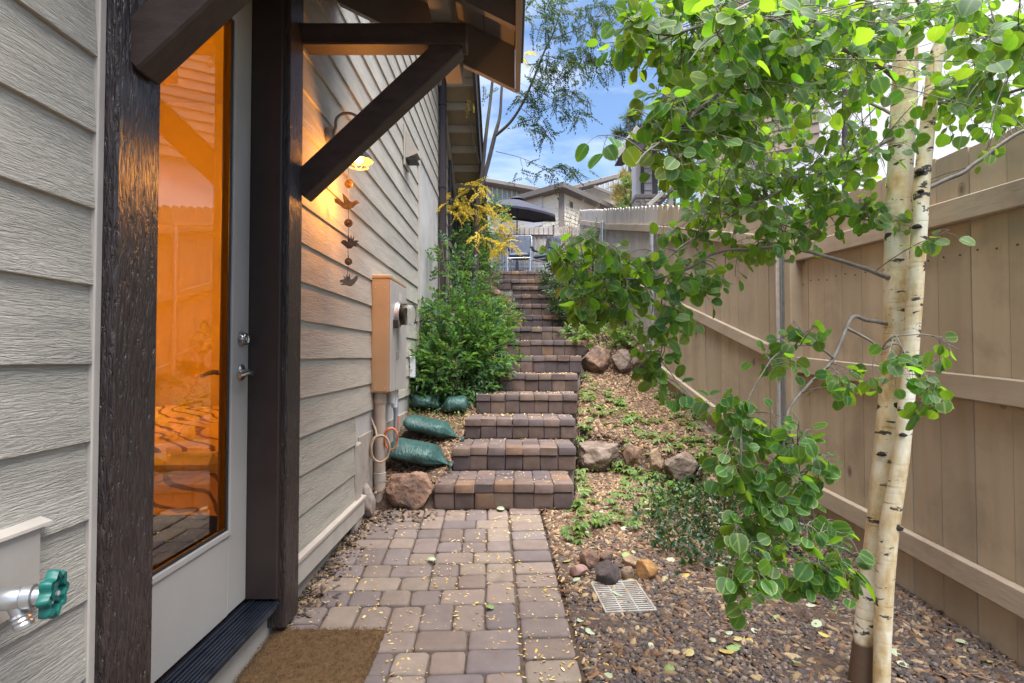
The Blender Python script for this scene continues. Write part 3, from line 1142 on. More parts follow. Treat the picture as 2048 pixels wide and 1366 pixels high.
# raised glazing bead: outer grey, inner black
for (o_, w_, x_, mt, nm) in ((0, .022, .010, DOORPAINT, 'glazing_bead'), (.022, .012, .004, DARKRUBBER, 'gasket')):
    b = MB()
    a0, a1, c0, c1 = G0 + o_ - .012, G1 - o_ + .012, GB + o_ - .012, GT - o_ + .012
    b.box((DX - .004, a0, H(c0)), (DX + x_, a0 + w_, H(c1)), .003)
    b.box((DX - .004, a1 - w_, H(c0)), (DX + x_, a1, H(c1)), .003)
    b.box((DX - .004, a0 + w_, H(c0)), (DX + x_, a1 - w_, H(c0 + w_)), .003)
    b.box((DX - .004, a0 + w_, H(c1 - w_)), (DX + x_, a1 - w_, H(c1)), .003)
    b.build(nm, mt, door)
gt = NT('door_glass')
gt.t.nodes.remove(gt.p)
tb = gt.n('BsdfTransparent')
tb.inputs['Color'].default_value = (.93, .95, .94, 1)
gb = gt.n('BsdfGlossy')
gb.inputs['Roughness'].default_value = .003
gf = gt.n('Fresnel')
gf.inputs['IOR'].default_value = 2.5
gm = gt.n('MixShader')
gt.l(gf.outputs[0], gm.inputs['Fac'])
gt.l(tb.outputs[0], gm.inputs[1])
gt.l(gb.outputs[0], gm.inputs[2])
gt.l(gm.outputs[0], gt.o.inputs['Surface'])
GLASS = gt.m
link('glass', MB().add([(DX - .012, G0, H(GB)), (DX - .012, G1, H(GB)), (DX - .012, G1, H(GT)), (DX - .012, G0, H(GT))], [(0, 1, 2, 3)]).mesh('glass', world_loc(door)), GLASS, door)
hy = 2.185
hh = V(490, 745, hy).z
lev = MB()
lev.lathe((DX, hy, hh), (1, 0, 0), [(0, .032), (.006, .032), (.010, .026), (.012, .014), (.045, .011), (.05, .011)], 20)
lev.tube([(DX + .045, hy + .004, hh), (DX + .052, hy - .02, hh + .002), (DX + .054, hy - .06, hh - .002), (DX + .050, hy - .105, hh - .010)], [.0095, .010, .009, .007], 10)
lev.build('handle', STEEL, door, smooth=40)
lev = MB()
lev.lathe((DX - .045, hy, hh), (-1, 0, 0), [(0, .032), (.006, .032), (.010, .026), (.012, .014), (.045, .011), (.05, .011)], 20)
lev.tube([(DX - .09, hy + .004, hh), (DX - .097, hy - .02, hh + .002), (DX - .099, hy - .06, hh - .002), (DX - .095, hy - .105, hh - .010)], [.0095, .010, .009, .007], 10)
lev.build('inside_handle', STEEL, door, smooth=40)
dz = V(490, 678, hy).z
MB().lathe((DX, hy, dz), (1, 0, 0), [(0, .031), (.004, .031), (.018, .025), (.022, .024), (.024, .020), (.020, .016), (.021, .012)], 20).box((DX + .02, hy - .0015, dz - .006), (DX + .0222, hy + .0015, dz + .006)).build('deadbolt', STEEL, door, smooth=40)

# ---- the lit bedroom behind the glass
ROOMW = material('cream_room_paint', [(.74, .62, .42), (.78, .66, .46)], scale=2, rough=.8, bump=.05)
CARPET = material('brown_floor', [(.11, .06, .035), (.17, .10, .06)], stretch=(3, .6, 1), scale=6, rough=.45, bump=.2)
rm = MB()
def wallq(a, b, c, d): rm.add([a, b, c, d], [(0, 1, 2, 3)])
x0, x1, y0, y1, z0, z1 = -4.6, -1.15, .6, 5.4, H(-.995), H(2.5)
rm.box((x0 - .1, y0, z0), (x0, y1, z1)).box((x0, y1, z0), (x1, y1 + .1, z1)).box((x0, y0 - .1, z0), (x1, y0, z1)).box((x0, y0, z1), (x1, y1, z1 + .1))
rm.build('room_wall', ROOMW, house)
MB().box((x0, y0, z0 - .05), (x1, y1, z0 - .001)).build('room_floor', CARPET, house)
# baseboard and a doorway casing seen across the room
MB().box((x0 + .001, y0, z0), (x0 + .02, y1 - .03, z0 + .11), .003).box((x0 + .02, y1 - .02, z0), (x1 - .01, y1 - .001, z0 + .11), .003).build('baseboard', TRIMPAINT, house)

# ================================================================== FENCES
fence = thing('wooden_fence', 'tall tan wooden board fence stepping up the slope behind the aspen', 'fence', (1.9, 2.5, path_z(2.5)))
CORN = [(1.935, .2), (1.87, 3.65), (1.62, 6.10), (1.46, 8.50), (1.55, 12.6)]


def fpt(seg, t):
    a, b_ = CORN[seg], CORN[seg + 1]
    return Vector((a[0] + (b_[0] - a[0]) * t, a[1] + (b_[1] - a[1]) * t))


def fence_top(y):
    if y < 3.65: return .885 + .05 * (y - 2.5)
    return float(np.interp(y, [3.65, 3.7, 6.1, 8.5, 12.6], [1.0, 1.0, 1.665, 2.262, 3.33]))


def fence_bot(y):
    if y < 3.65: return -1.165 + .0636 * (y - 2.1)
    return float(np.interp(y, [3.65, 6.1, 8.5, 12.6], [-.97, -.27, .55, 1.5]))


r = random.Random(21)


def picket(seg, t0, t1, top, bot, dog, mat=FENCE):
    a, b_ = fpt(seg, t0), fpt(seg, t1)
    d = (b_ - a).normalized()
    nrm = Vector((-d.y, d.x))          # towards the yard
    if nrm.x > 0: nrm = -nrm
    w = (b_ - a).length - .005
    c = (a + b_) / 2 + nrm * r.uniform(-.003, .003)
    pts = []
    zt, zb = H(top + r.uniform(-.008, .008)), H(bot + r.uniform(-.012, .004))
    cx = .022 if dog else .004
    for (u, z) in ((-w / 2, zb), (w / 2, zb), (w / 2, zt - cx), (w / 2 - cx, zt), (-w / 2 + cx, zt), (-w / 2, zt - cx)):
        pts.append((c.x + d.x * u - nrm.x * .004, c.y + d.y * u - nrm.y * .004, z))
    MB().prism(pts, (-nrm.x * .017, -nrm.y * .017, 0)).build('picket', mat, fence, centre=True)


def rail(seg, t0, t1, ha, hb_, depth=.038, hgt=.089, mat=FENCERAIL, off=.0):
    a, b_ = fpt(seg, t0), fpt(seg, t1)
    d = (b_ - a).normalized()
    nrm = Vector((-d.y, d.x))
    if nrm.x > 0: nrm = -nrm
    o = nrm * (depth / 2 + off)
    MB().beam((a.x + o.x, a.y + o.y, H(ha)), (b_.x + o.x, b_.y + o.y, H(hb_)), depth, hgt, .004).build('rail', mat, fence, centre=True)


for seg, wdt, dog in ((0, .172, False), (1, .142, True), (2, .142, True), (3, .142, True)):
    L = (fpt(seg, 1) - fpt(seg, 0)).length
    n = int(round(L / wdt))
    for i in range(n):
        m = fpt(seg, (i + .5) / n)
        if m.y < .9: continue
        if m.x / m.y > 1.15: continue
        picket(seg, i / n, (i + 1) / n, fence_top(m.y), fence_bot(m.y), dog, FENCE if seg < 2 else GREYFENCE)  # upper runs greyer: blue sky light put into the wood colour
g = .05
def seg_y(seg, t): return fpt(seg, t).y
# near level run
for h0 in (.60, -.155, -.925):
    rail(0, .18, .985, h0 + .03 * (0 if h0 > 0 else 1) + (.0636 * (0.8 - 2.1) if h0 < 0 else -.05), h0 + (.0636 * (3.6 - 2.1) if h0 < 0 else .06), hgt=.10)
for seg, (ha, hb_) in ((1, (3.65, 6.10)), (2, (6.10, 8.50)), (3, (8.50, 12.6))):
    for kind in (0, 1, 2):
        va, vb = ha + .03, hb_ - .03
        if kind == 0:
            f0, f1 = fence_top(va) - .25, fence_top(vb) - .27
        elif kind == 1:
            f0, f1 = (fence_top(va) + fence_bot(va)) / 2 - .05, (fence_top(vb) + fence_bot(vb)) / 2 - .04
        else:
            f0, f1 = fence_bot(va) + .20, fence_bot(vb) + .14
        rail(seg, .015, .985, f0, f1)
# nail heads where the boards meet the rails
nl = MB()
NAILS = []
for seg, wdt in ((0, .172), (1, .142)):
    L = (fpt(seg, 1) - fpt(seg, 0)).length
    n = int(round(L / wdt))
    a, b_ = CORN[seg], CORN[seg + 1]
    d = (Vector(b_) - Vector(a)).normalized()
    nrm = Vector((-d.y, d.x))
    if nrm.x > 0: nrm = -nrm
    for i in range(n):
        for q in (.25, .75):
            m = fpt(seg, (i + q) / n)
            if m.y < .95: continue
            for h in ((.52, -.06, -.82) if seg == 0 else ()):
                hh_ = h + (.0636 * (m.y - 2.1) if h < 0 else .03 * (m.y - 2.1)) - .10 + r.uniform(-.01, .01)
                NAILS.append((m.x + nrm.x * .004, m.y + nrm.y * .004, H(hh_), nrm))
for (x, y, z, nrm) in NAILS:
    nl.lathe((x, y, z), (nrm.x, nrm.y, 0), [(-.002, .004), (.0018, .004), (.003, .002)], 7)
if NAILS:
    tag(nl.build('nails', plain('rusty_nail', (.10, .06, .045), .6, .5), fence), kind='stuff')
# steel posts, and the timber post at the corner
for (x, y, ht, rd) in ((1.835, 3.70, 1.02, .030), (1.775, 3.66, .95, .018), (1.565, 6.10, 1.40, .030), (1.405, 8.50, 2.06, .030)):
    z0 = float(ground_z(x, y)) - .1
    mb = MB().lathe((x, y, z0), (0, 0, 1), [(0, rd), (H(ht) - z0 - .02, rd), (H(ht) - z0 - .018, rd * 1.12), (H(ht) - z0 + .012, rd * 1.05), (H(ht) - z0 + .022, rd * .5)], 16)
    po = mb.build('steel_post', GALV, fence, smooth=40)
    for q in (.5, .9):
        MB().lathe((x, y, z0 + (H(ht) - z0) * q), (0, 0, 1), [(0, rd * 1.1), (.03, rd * 1.1)], 16).build('clamp', GALV, po, smooth=40)
MB().box((1.80, 3.545, H(-1.1)), (1.885, 3.63, H(.93)), .005).build('timber_post', FENCE, fence)

BY = 17.3
bf = thing('wooden_fence', 'weathered grey board fence across the far end of the terrace under the umbrella', 'fence', (.3, BY, H(2.4)))
x = V(890, 460, BY).x
xe = V(1172, 460, BY).x
btop = V(1050, 453, BY).z
while x < xe:
    zt = btop + r.uniform(-.01, .01)
    pts = [(x, BY, H(2.3)), (x + .137, BY, H(2.3)), (x + .137, BY, zt - .03), (x + .107, BY, zt), (x + .03, BY, zt), (x, BY, zt - .03)]
    MB().prism(pts, (0, .018, 0)).build('picket', GREYFENCE, bf, centre=True)
    x += .143
for py in (474, 532):
    z = V(1050, py, BY).z
    MB().box((V(890, 460, BY).x, BY - .04, z), (xe, BY - .002, z + .09), .004).build('rail', GREYFENCE, bf)

MY = 16.3
wf = thing('metal_fence', 'white metal picket fence standing behind the blue cushioned patio chair', 'fence', (.3, MY, H(2.4)))
x = V(925, 500, MY).x
xe = V(1107, 500, MY).x
mt = V(1050, 456, MY).z
x0_ = x
while x < xe:
    MB().box((x - .011, MY, H(2.35)), (x + .011, MY + .02, mt), .002).build('picket', WHITEMETAL, wf, centre=True)
    x += .142
for py, m_ in ((471, GREYTRIM), (533, WHITEMETAL)):
    z = V(1050, py, MY).z
    MB().box((x0_, MY - .006, z - .03), (xe, MY - .001, z + .03), .001).build('rail', m_, wf)
for x in (x0_ - .03, xe):
    MB().box((x - .025, MY - .03, H(2.3)), (x + .025, MY + .03, mt + .05), .004).lathe((x, MY, mt + .05), (0, 0, 1), [(0, .03), (.02, .034), (.05, .005)], 10).build('post', GREYTRIM, wf)

# ================================================================== FIXTURES ON THE HOUSE WALL
WF = WX + .014
# electric meter box
mx0, mx1, my0, my1, mz0, mz1 = WF - .01, -.835, 3.78, 4.34, H(-.258), H(.555)
mbx = thing('meter_box', 'tall grey electric meter box on the siding with a glass dome meter', 'meter box', ((mx0 + mx1) / 2, 4.05, mz0))
MB().box((mx0, my0, mz0), (mx1 - .012, my1, mz1 - .028), .004).build('body', METERLIT, mbx)
MB().box((mx0, my0 - .004, mz1 - .0275), (mx1 - .002, my1 + .004, mz1), .006).build('lid', METERLIT, mbx)
MB().box((mx1 - .0115, my0 + .002, mz0 + .004), (mx1, my0 + .165, mz1 - .034), .003).build('meter_cover', METERBOX, mbx)
bd = MB().box((mx1 - .0115, my0 + .173, mz0 + .004), (mx1 + .002, my1 - .004, mz1 - .034), .003).build('breaker_door', METERBOX, mbx)
MB().box((mx1 + .0025, my0 + .185, H(-.03)), (mx1 + .012, my0 + .215, H(.03)), .003).build('latch', GALV, bd)
mc = Vector((mx1, my0 + .20, H(.295)))
mr_ = MB().lathe(mc, (1, 0, 0), [(-.002, .088), (.012, .088), (.014, .094), (.024, .094), (.026, .086), (.03, .084)], 28).build('meter_ring', GALV, mbx, smooth=40)
MB().lathe(mc, (1, 0, 0), [(.028, .07), (.06, .07), (.062, .064), (.066, .064)], 24).build('meter_face', plain('meter_beige', (.45, .36, .27), .5), mbx, smooth=40)
MB().box((mc.x + .0665, mc.y - .04, mc.z + .012), (mc.x + .069, mc.y + .04, mc.z + .035)).build('display', plain('display_green', (.42, .46, .38), .3), mbx)
dg = NT('meter_glass')
dg.p.inputs['Base Color'].default_value = (.97, .98, .92, 1)
dg.p.inputs['Roughness'].default_value = .03
dg.p.inputs['IOR'].default_value = 1.25
dg.p.inputs['Transmission Weight'].default_value = 1.0
MB().lathe(mc, (1, 0, 0), [(.028, .080), (.11, .077), (.128, .07), (.134, .055), (.136, .001)], 28, cap=False).build('meter_glass', dg.m, mbx, smooth=60)
MB().box((mx1 + .0005, my0 + .075, H(.19)), (mx1 + .03, my0 + .115, H(.25)), .004).build('seal', DARKRUBBER, mbx)
for (yy, zz) in ((my0 + .02, mz0 + .03), (my0 + .15, mz0 + .03), (my0 + .02, mz1 - .06), (my0 + .15, mz1 - .06)):
    MB().lathe((mx1, yy, zz), (1, 0, 0), [(0, .006), (.003, .006), (.004, .003)], 8).build('screw', GALV, mbx)
MB().box((mx0 + .012, my0 - .0035, mz0 + .01), (mx1 - .02, my0 - .0005, mz1 - .06), .001).build('side_panel', METERLIT, mbx)
for (xx, zz) in ((mx0 + .03, mz0 + .03), (mx1 - .04, mz0 + .03), (mx0 + .03, mz1 - .09), (mx1 - .04, mz1 - .09)):
    MB().lathe((xx, my0 - .0036, zz), (0, -1, 0), [(0, .005), (.002, .005), (.003, .002)], 8).build('screw', GALV, mbx)
MB().box((mx1 + .0025, my0 + .26, H(.40)), (mx1 + .0035, my0 + .36, H(.46))).build('warning_label', plain('worn_label', (.5, .47, .40), .5), mbx)
# conduit below the box
cdx, cdy = -.925, 3.865
cond = MB().lathe((cdx, cdy, H(-1.08)), (0, 0, 1), [(0, .040), (.20, .040), (.202, .043), (.26, .043), (.262, .039), (.74, .039), (.742, .045), (.80, .045), (.822, .040)], 20)
cond.build('conduit', PIPEPAINT, mbx, smooth=35)
MB().lathe((-.905, 4.30, H(-.80)), (0, 0, 1), [(0, .018), (.36, .018), (.362, .021), (.40, .021), (.402, .018), (.545, .018)], 14).build('grey_conduit', PVC, mbx, smooth=35)
for (yy, hh_, ll) in ((4.12, -.36, .09), (4.22, -.40, .14)):
    MB().lathe((-.90, yy, H(hh_)), (0, 0, 1), [(0, .022), (ll * .7, .026), (ll, .02), (-hh_ - .26, .014)], 12).build('connector', WHITEMETAL, mbx, smooth=35)

# small telecom box with a yellow label
tb_ = thing('utility_box', 'small white utility box with a yellow sticker below the lap siding beside the shrub', 'utility box', (WX, 5.3, H(-.21)))
MB().box((WF - .004, 5.17, H(-.215)), (WF + .05, 5.43, H(-.01)), .008).build('body', WHITEMETAL, tb_)
MB().box((WF + .051, 5.30, H(-.195)), (WF + .053, 5.415, H(-.03))).build('sticker', plain('yellow_sticker', (.75, .62, .03), .5), tb_)
MB().box((WF + .051, 5.185, H(-.19)), (WF + .053, 5.285, H(-.04))).build('label_plate', plain('pale_label', (.55, .60, .62), .5), tb_)
ln = MB()
for i in range(6):
    ln.box((WF + .0535, 5.19, H(-.18 + .024 * i)), (WF + .0545, 5.19 + r.uniform(.04, .085), H(-.168 + .024 * i)))
for i in range(4):
    ln.box((WF + .0535, 5.34, H(-.175 + .03 * i)), (WF + .0545, 5.34 + r.uniform(.02, .05), H(-.165 + .03 * i)))
ln.build('print', plain('label_ink', (.06, .07, .10), .6), tb_)

# vent hood
vh = thing('vent_hood', 'small grey dryer vent hood on the upper siding past the wall lamp', 'vent', (WX, 5.05, H(1.85)))
p = VX(812, 300, WF)
vy, vz = p.y, p.z
MB().box((WF - .004, vy - .11, vz - .17), (WF + .012, vy + .11, vz + .20), .004).build('plate', EAVEPAINT, vh)
hd = MB()
hd.prism([(WF + .013, vy - .085, vz + .14), (WF + .013, vy - .085, vz - .10), (WF + .12, vy - .085, vz - .06), (WF + .115, vy - .085, vz - .02)], (0, .17, 0))
hd.build('hood', EAVEPAINT, vh)
MB().box((WF + .014, vy - .08, vz - .115), (WF + .11, vy + .08, vz - .102)).build('flap', DARKRUBBER, vh)

# wall lamp with cage
ly = 2.86
lz = V(648, 275, ly).z
lamp = thing('wall_lamp', 'lit gooseneck barn lamp with wire cage on the siding beside the brace', 'wall lamp', (WX, ly, lz))
MB().lathe((WF - .004, ly, lz), (1, 0, 0), [(0, .052), (.012, .052), (.022, .045), (.026, .018)], 24).build('backplate', GREYTRIM, lamp, smooth=35)
sx, sz = -.805, V(712, 322, ly).z
arm = [(WF + .02, ly, lz), (WF + .035, ly, lz + .06)]
for i in range(9):
    a = math.pi * (1 - i / 8)
    cx_, r_ = (WF + .035 + sx) / 2, (sx - WF - .035) / 2
    arm.append((cx_ + r_ * math.cos(a), ly, lz + .085 + .045 * math.sin(a)))
arm.append((sx, ly, sz + .085))
MB().tube(arm, .0075, 10).build('arm', GREYTRIM, lamp, smooth=50)
MB().lathe((sx, ly, sz), (0, 0, 1), [(.002, .076), (.006, .074), (.03, .060), (.055, .030), (.06, .022), (.09, .020), (.095, .012)], 28, cap=False).build('shade', plain('shade_metal', (.22, .20, .19), .4), lamp, smooth=50)
MB().lathe((sx, ly, sz), (0, 0, 1), [(.0005, .0735), (.004, .072), (.028, .058), (.052, .028), (.056, .001)], 28, cap=False).build('shade_lining', plain('shade_lining', (.55, .42, .22), .6), lamp, smooth=50)
BULB = plain('bulb_glow', (1, .72, .35), .4, emis=(1, .56, .16), es=4)
MB().lathe((sx, ly, sz - .016), (0, 0, 1), [(0, .004), (.006, .018), (.02, .026), (.036, .022), (.06, .012)], 16).build('bulb', BULB, lamp, smooth=60)
cg = MB()
for k in range(3):
    a = math.pi * k / 3 + .3
    pts = []
    for i in range(9):
        q = math.pi * i / 8
        pts.append((sx + .066 * math.cos(q) * math.cos(a), ly + .066 * math.cos(q) * math.sin(a), sz + .004 - .048 * math.sin(q)))
    cg.tube(pts, .0018, 5)
cg.tube([(sx + .05 * math.cos(2 * math.pi * i / 20), ly + .05 * math.sin(2 * math.pi * i / 20), sz - .03) for i in range(21)], .0018, 5)
cg.build('cage', GREYTRIM, lamp, smooth=60)
pl = bpy.data.lights.new('lamp_light', 'POINT')
pl.energy = 6.5
pl.color = (1, .37, .06)
pl.shadow_soft_size = .03
po = bpy.data.objects.new('lamp_light', pl)
COL.objects.link(po)
po.location = Vector((sx + .03, ly, sz - .13))

# hanging bird mobile
mob = thing('bird_mobile', 'rusty metal mobile of three birds and three discs hanging by the wall lamp', 'mobile', (-.85, ly, H(.4)))
mxp = V(697, 340, ly).x
BIRDM = material('patinated_metal', [(.10, .07, .05), (.25, .19, .14)], scale=40, rough=.45, metallic=.7, bump=.2, bscale=120, bdist=.001)
BIRDG = material('dark_patinated_metal', [(.06, .055, .055), (.17, .16, .155)], scale=40, rough=.45, metallic=.6, bump=.2, bscale=120, bdist=.001)
BIRDP = material('pale_patinated_metal', [(.22, .19, .165), (.32, .28, .25)], scale=40, rough=.45, metallic=.6, bump=.2, bscale=120, bdist=.001)
MB().tube([(mxp, ly, sz - .04), (mxp + .002, ly, V(697, 450, ly).z), (mxp, ly, V(697, 560, ly).z)], .0012, 5).build('wire', DARKRUBBER, mob)
mob_s = ly / F
def flat(pts, mat, nm, cx, cy, flip=1):
    P = [V(cx + flip * x, cy + y, ly) for x, y in pts]
    MB().prism(P, (0, .004, 0)).build(nm, mat, mob)
BIRD = [(-26, -8), (-17, -8), (-6, 2), (-10, -20), (2, -8), (7, -2), (12, -1), (16, -5), (21, -4), (25, 1), (17, 4), (12, 10), (2, 14), (-7, 12), (-14, 6), (-24, 0)]
BIRD2 = [(-18, -1), (-14, -6), (-8, -6), (-4, -2), (-3, -18), (1, -8), (3, -17), (5, -7), (9, -15), (8, -4), (13, -6), (19, -4), (14, -1), (19, 2), (13, 3), (16, 8), (8, 6), (3, 11), (-5, 11), (-10, 6)]
BIRD3 = [(-19, 0), (-12, -2), (-18, 4), (-10, 4), (-17, 9), (-6, 9), (4, 12), (12, 6), (19, -4), (18, -10), (13, -8), (10, -4), (4, -2), (2, -14), (-1, -6), (-5, -13), (-5, -5), (-11, -11), (-8, -3)]
flat(BIRD, BIRDM, 'bird', 694, 405)
flat(BIRD2, BIRDG, 'bird', 699, 486)
flat(BIRD3, BIRDP, 'bird', 697, 561)
for (yy, m_, rd) in ((368, BRASS, 8.5), (446, BIRDM, 8.5), (523, BIRDM, 7.5)):
    c = V(697, yy, ly)
    o = MB().lathe(c, (0, -1, 0), [(-.003, rd * mob_s), (.003, rd * mob_s), (.005, rd * mob_s * .8), (.003, rd * mob_s * .55), (.006, rd * mob_s * .3), (.007, .001)], 18).build('disc', m_, mob, smooth=40)
    MB().tube([c + Vector((0, 0, rd * mob_s)), c + Vector((0, 0, rd * mob_s + .014))], .002, 6).build('hook', BIRDG, o)

# hose bib on its mounting block
hb0 = thing('hose_faucet', 'silver outdoor faucet with a green star wheel on the near siding', 'faucet', (WX, 1.03, H(-.43)))
blk = MB().box((WF - .01, .80, H(-.50)), (WF + .012, 1.118, H(-.345)), .002)
blk.prism([(WF - .01, .79, H(-.344)), (WF + .022, .79, H(-.344)), (WF + .021, .79, H(-.338)), (WF - .01, .79, H(-.328))], (0, .345, 0))
blk.build('mounting_block', TRIMPAINT, hb0)
bz = H(-.437)
by = .985
ax = Vector((.95, .30, 0)).normalized()
b0 = Vector((WF + .02, by, bz))
MB().lathe(b0, ax, [(0, .034), (.006, .033), (.010, .026), (.012, .016), (.03, .018), (.045, .021), (.06, .018), (.063, .021), (.078, .021), (.08, .016), (.094, .015)], 18).build('body', ALLOY, hb0, smooth=40)
pl0 = b0 + ax * .045
dn = Vector((.35, .12, -1)).normalized()
MB().lathe(pl0, dn, [(.0, .013), (.03, .012), (.034, .016), (.038, .0135), (.042, .016), (.046, .0135), (.05, .016), (.056, .0155), (.058, .011)], 16).build('spout', ALLOY, hb0, smooth=35)
WHEELG = material('green_wheel_paint', [(.008, .115, .095), (.015, .16, .135)], scale=30, rough=.38, bump=.2, bscale=90, bdist=.001, dirt=((.02, .05, .045), 30, .52, .7, .7))
wc = b0 + ax * .108
u_ = ax.cross(Vector((0, 0, 1))).normalized()
w_ = ax.cross(u_)
wm_ = MB()
n = 64
ring = []
for (rad, dx_) in ((.030, -.010), (.0385, -.010), (.040, 0), (.036, .008), (.029, .006), (.027, -.006)):
    lp = []
    for k in range(n):
        a = 2 * math.pi * k / n
        q = rad * (1 + .13 * math.cos(8 * a))
        lp.append(wc + ax * dx_ + (u_ * math.cos(a) + w_ * math.sin(a)) * q)
    ring.append(lp)
vs = [p_ for lp in ring for p_ in lp]
fs = []
for i in range(6):
    j = (i + 1) % 6
    for k in range(n):
        fs.append((i * n + k, i * n + (k + 1) % n, j * n + (k + 1) % n, j * n + k))
wm_.add(vs, fs)
for k in range(4):
    a = math.pi / 4 + math.pi / 2 * k
    e = (u_ * math.cos(a) + w_ * math.sin(a))
    wm_.beam(wc + e * .006 - ax * .004, wc + e * .031 - ax * .002, .010, .008, .002, up=ax)
wm_.lathe(wc - ax * .012, ax, [(0, .011), (.014, .012), (.016, .008)], 14)
wl_ = wm_.build('wheel', WHEELG, hb0, smooth=45)
MB().lathe(wc + ax * .003, ax, [(0, .0055), (.004, .0055), (.006, .003)], 8).build('screw', ALLOY, wl_)

# hoses coiled on the conduit
def coil(name, label, mat, c, rx, rz, turns, rad, tail, ydir=(1, .35, 0)):
    e = Vector(ydir).normalized()
    pts = []
    n = int(turns * 26)
    for i in range(n + 1):
        a = 2 * math.pi * i / 26 + 1.9
        k = 1 + .07 * math.sin(i * .21) + .03 * math.sin(i * .083)
        pts.append(Vector(c) + e * (rx * k * math.cos(a)) + Vector((0, 0, rz * k * math.sin(a))) + Vector((.3, -1, 0)).normalized() * (.006 * (i / 26) + .004 * math.sin(i)))
    pts = [Vector(t_) for t_ in tail] + pts
    o = thing(name, label, 'cable', (c[0], c[1], c[2]))
    MB().tube(pts, rad, 8).build('coil', mat, o, smooth=60)
    return o
TANH = plain('tan_hose', (.40, .30, .22), .55)
ORH = plain('orange_cable', (.50, .13, .045), .5)
c1 = V(760, 896, 3.77)
coil('cable', 'tan cable coiled against the foot of the meter conduit', TANH, c1, .062, .090, 3.2, .0065, [V(742, 836, 3.81), V(751, 858, 3.80)])
c2 = V(782, 876, 3.86)
coil('cable', 'orange cable looped beside the meter conduit above the sandbag', ORH, c2, .045, .075, 2.3, .006, [V(797, 832, 3.9), V(795, 860, 3.88)], (1, .2, 0))

# coir door mat
mat_o = thing('door_mat', 'brown coir doormat lying on the pavers in front of the glass door', 'doormat', (-.76, 1.95, path_z(1.95)))
mm = MB()
X0, X1, Y0, Y1 = -.99, -.525, 1.56, 2.325
nxm, nym = 30, 48
vs, fs = [], []
for j in range(nym + 1):
    for i in range(nxm + 1):
        x, y = X0 + (X1 - X0) * i / nxm, Y0 + (Y1 - Y0) * j / nym
        e = min(i, nxm - i, j, nym - j)
        vs.append((x + (random.uniform(-.003, .003)), y + random.uniform(-.003, .003), path_z(y) + (.016 if e else .003) + random.uniform(-.003, .003) - .04 * 0))
for j in range(nym):
    for i in range(nxm):
        a = j * (nxm + 1) + i
        fs.append((a, a + 1, a + nxm + 2, a + nxm + 1))
mm.add(vs, fs)
mm.build('mat_body', COIR, mat_o, smooth=True)
# fibres standing up from the mat
N = 26000
fx, fy = rng.uniform(X0 - .002, X1 + .002, N), rng.uniform(Y0, Y1 + .002, N)
fz = path_z(fy) + .013
bv = np.array([(-.0007, 0, 0), (.0007, 0, 0), (0, 0, 1.0)])
Rm = rand_rot(N, .95) * np.array([1, 1, 1])[None, None, :]
L = rng.uniform(.006, .014, N)
Rm = Rm.copy()
Rm[:, :, 2] *= L[:, None]
v_, f_, _ = scatter(bv, np.array([[0, 1, 2]]), Rm, np.stack([fx, fy, fz], -1))
me = np_mesh('fibres', v_ - np.array(mat_o.location), f_)
COIRF = material('coir_fibres', [(.9, .9, .9), (1.1, 1.1, 1.1)], scale=40, rough=.9, bump=0, island=True, rnd=.3,
                 pick=[(.11, .058, .022), (.15, .086, .036), (.08, .043, .016), (.20, .125, .06)])
tag(link('fibres', me, COIRF, mat_o), kind='stuff')

# unseen pendant lamp set there to light the room; bed seen through the door
GLOW = plain('warm_diffuser', (1, .8, .5), .5, emis=(1, .35, .006), es=21)
lc = Vector((-3.45, 3.2, H(1.15)))
cl = thing('unseen_room_lamp', 'unseen pendant lamp set out of view to light the room behind the door orange', 'pendant lamp', lc)
MB().tube([lc + Vector((0, 0, .2)), lc + Vector((0, 0, 1.34))], .006, 6).build('cord', DARKRUBBER, cl)
MB().lathe(lc, (0, 0, 1), [(-.12, .15), (.0, .17), (.12, .15), (.2, .05)], 28, cap=False).build('lamp_shade', GLOW, cl, smooth=60)
RZ = H(-.995)
bedo = thing('bed', 'bed with a rumpled pale duvet of dark leaf stripes behind the glass door', 'bed', (-2.3, 3.9, RZ))
MB().box((-3.6, 2.72, RZ + .08), (-1.42, 4.9, RZ + .26), .01).build('bed_frame', BROWNBEAM, bedo)
MB().box((-3.55, 2.74, RZ + .261), (-1.46, 4.88, RZ + .50), .05).build('mattress', WHITEMETAL, bedo)
dv = NT('striped_duvet')
geo = dv.n('NewGeometry')
wv = dv.n('TexWave', wave_type='BANDS', bands_direction='DIAGONAL')
dv.val(wv, Scale=3.6, Distortion=9.0, Detail=1.5)
wv.inputs['Detail Scale'].default_value = .9
dv.l(geo.outputs['Position'], wv.inputs['Vector'])
rp = ramp(dv, [(.06, (.22, .13, .07)), (.15, (.75, .60, .42))])
dv.l(wv.outputs['Fac'], rp.inputs['Fac'])
dv.l(rp.outputs['Color'], dv.p.inputs['Base Color'])
dv.p.inputs['Roughness'].default_value = .9
vs, fs = [], []
nb, mb_ = 44, 40
for j in range(mb_ + 1):
    for i in range(nb + 1):
        x = -3.62 + 2.26 * i / nb
        y = 2.62 + 2.28 * j / mb_
        ex, ey = min(i, nb - i), min(j, 40)
        z = RZ + .53 + .05 * noise.noise(Vector((x * 3, y * 3, 1))) + .10 * max(0, noise.noise(Vector((x * 1.6, y * 1.6, 5))))
        drop = 0
        if j < 4: drop = [.30, .24, .13, .03][j]
        if i > nb - 4: drop = max(drop, [.30, .24, .13, .03][nb - i])
        vs.append((x, y, z - drop))
for j in range(mb_):
    for i in range(nb):
        a = j * (nb + 1) + i
        fs.append((a, a + 1, a + nb + 2, a + nb + 1))
MB().add(vs, fs).build('duvet', dv.m, bedo, smooth=True)

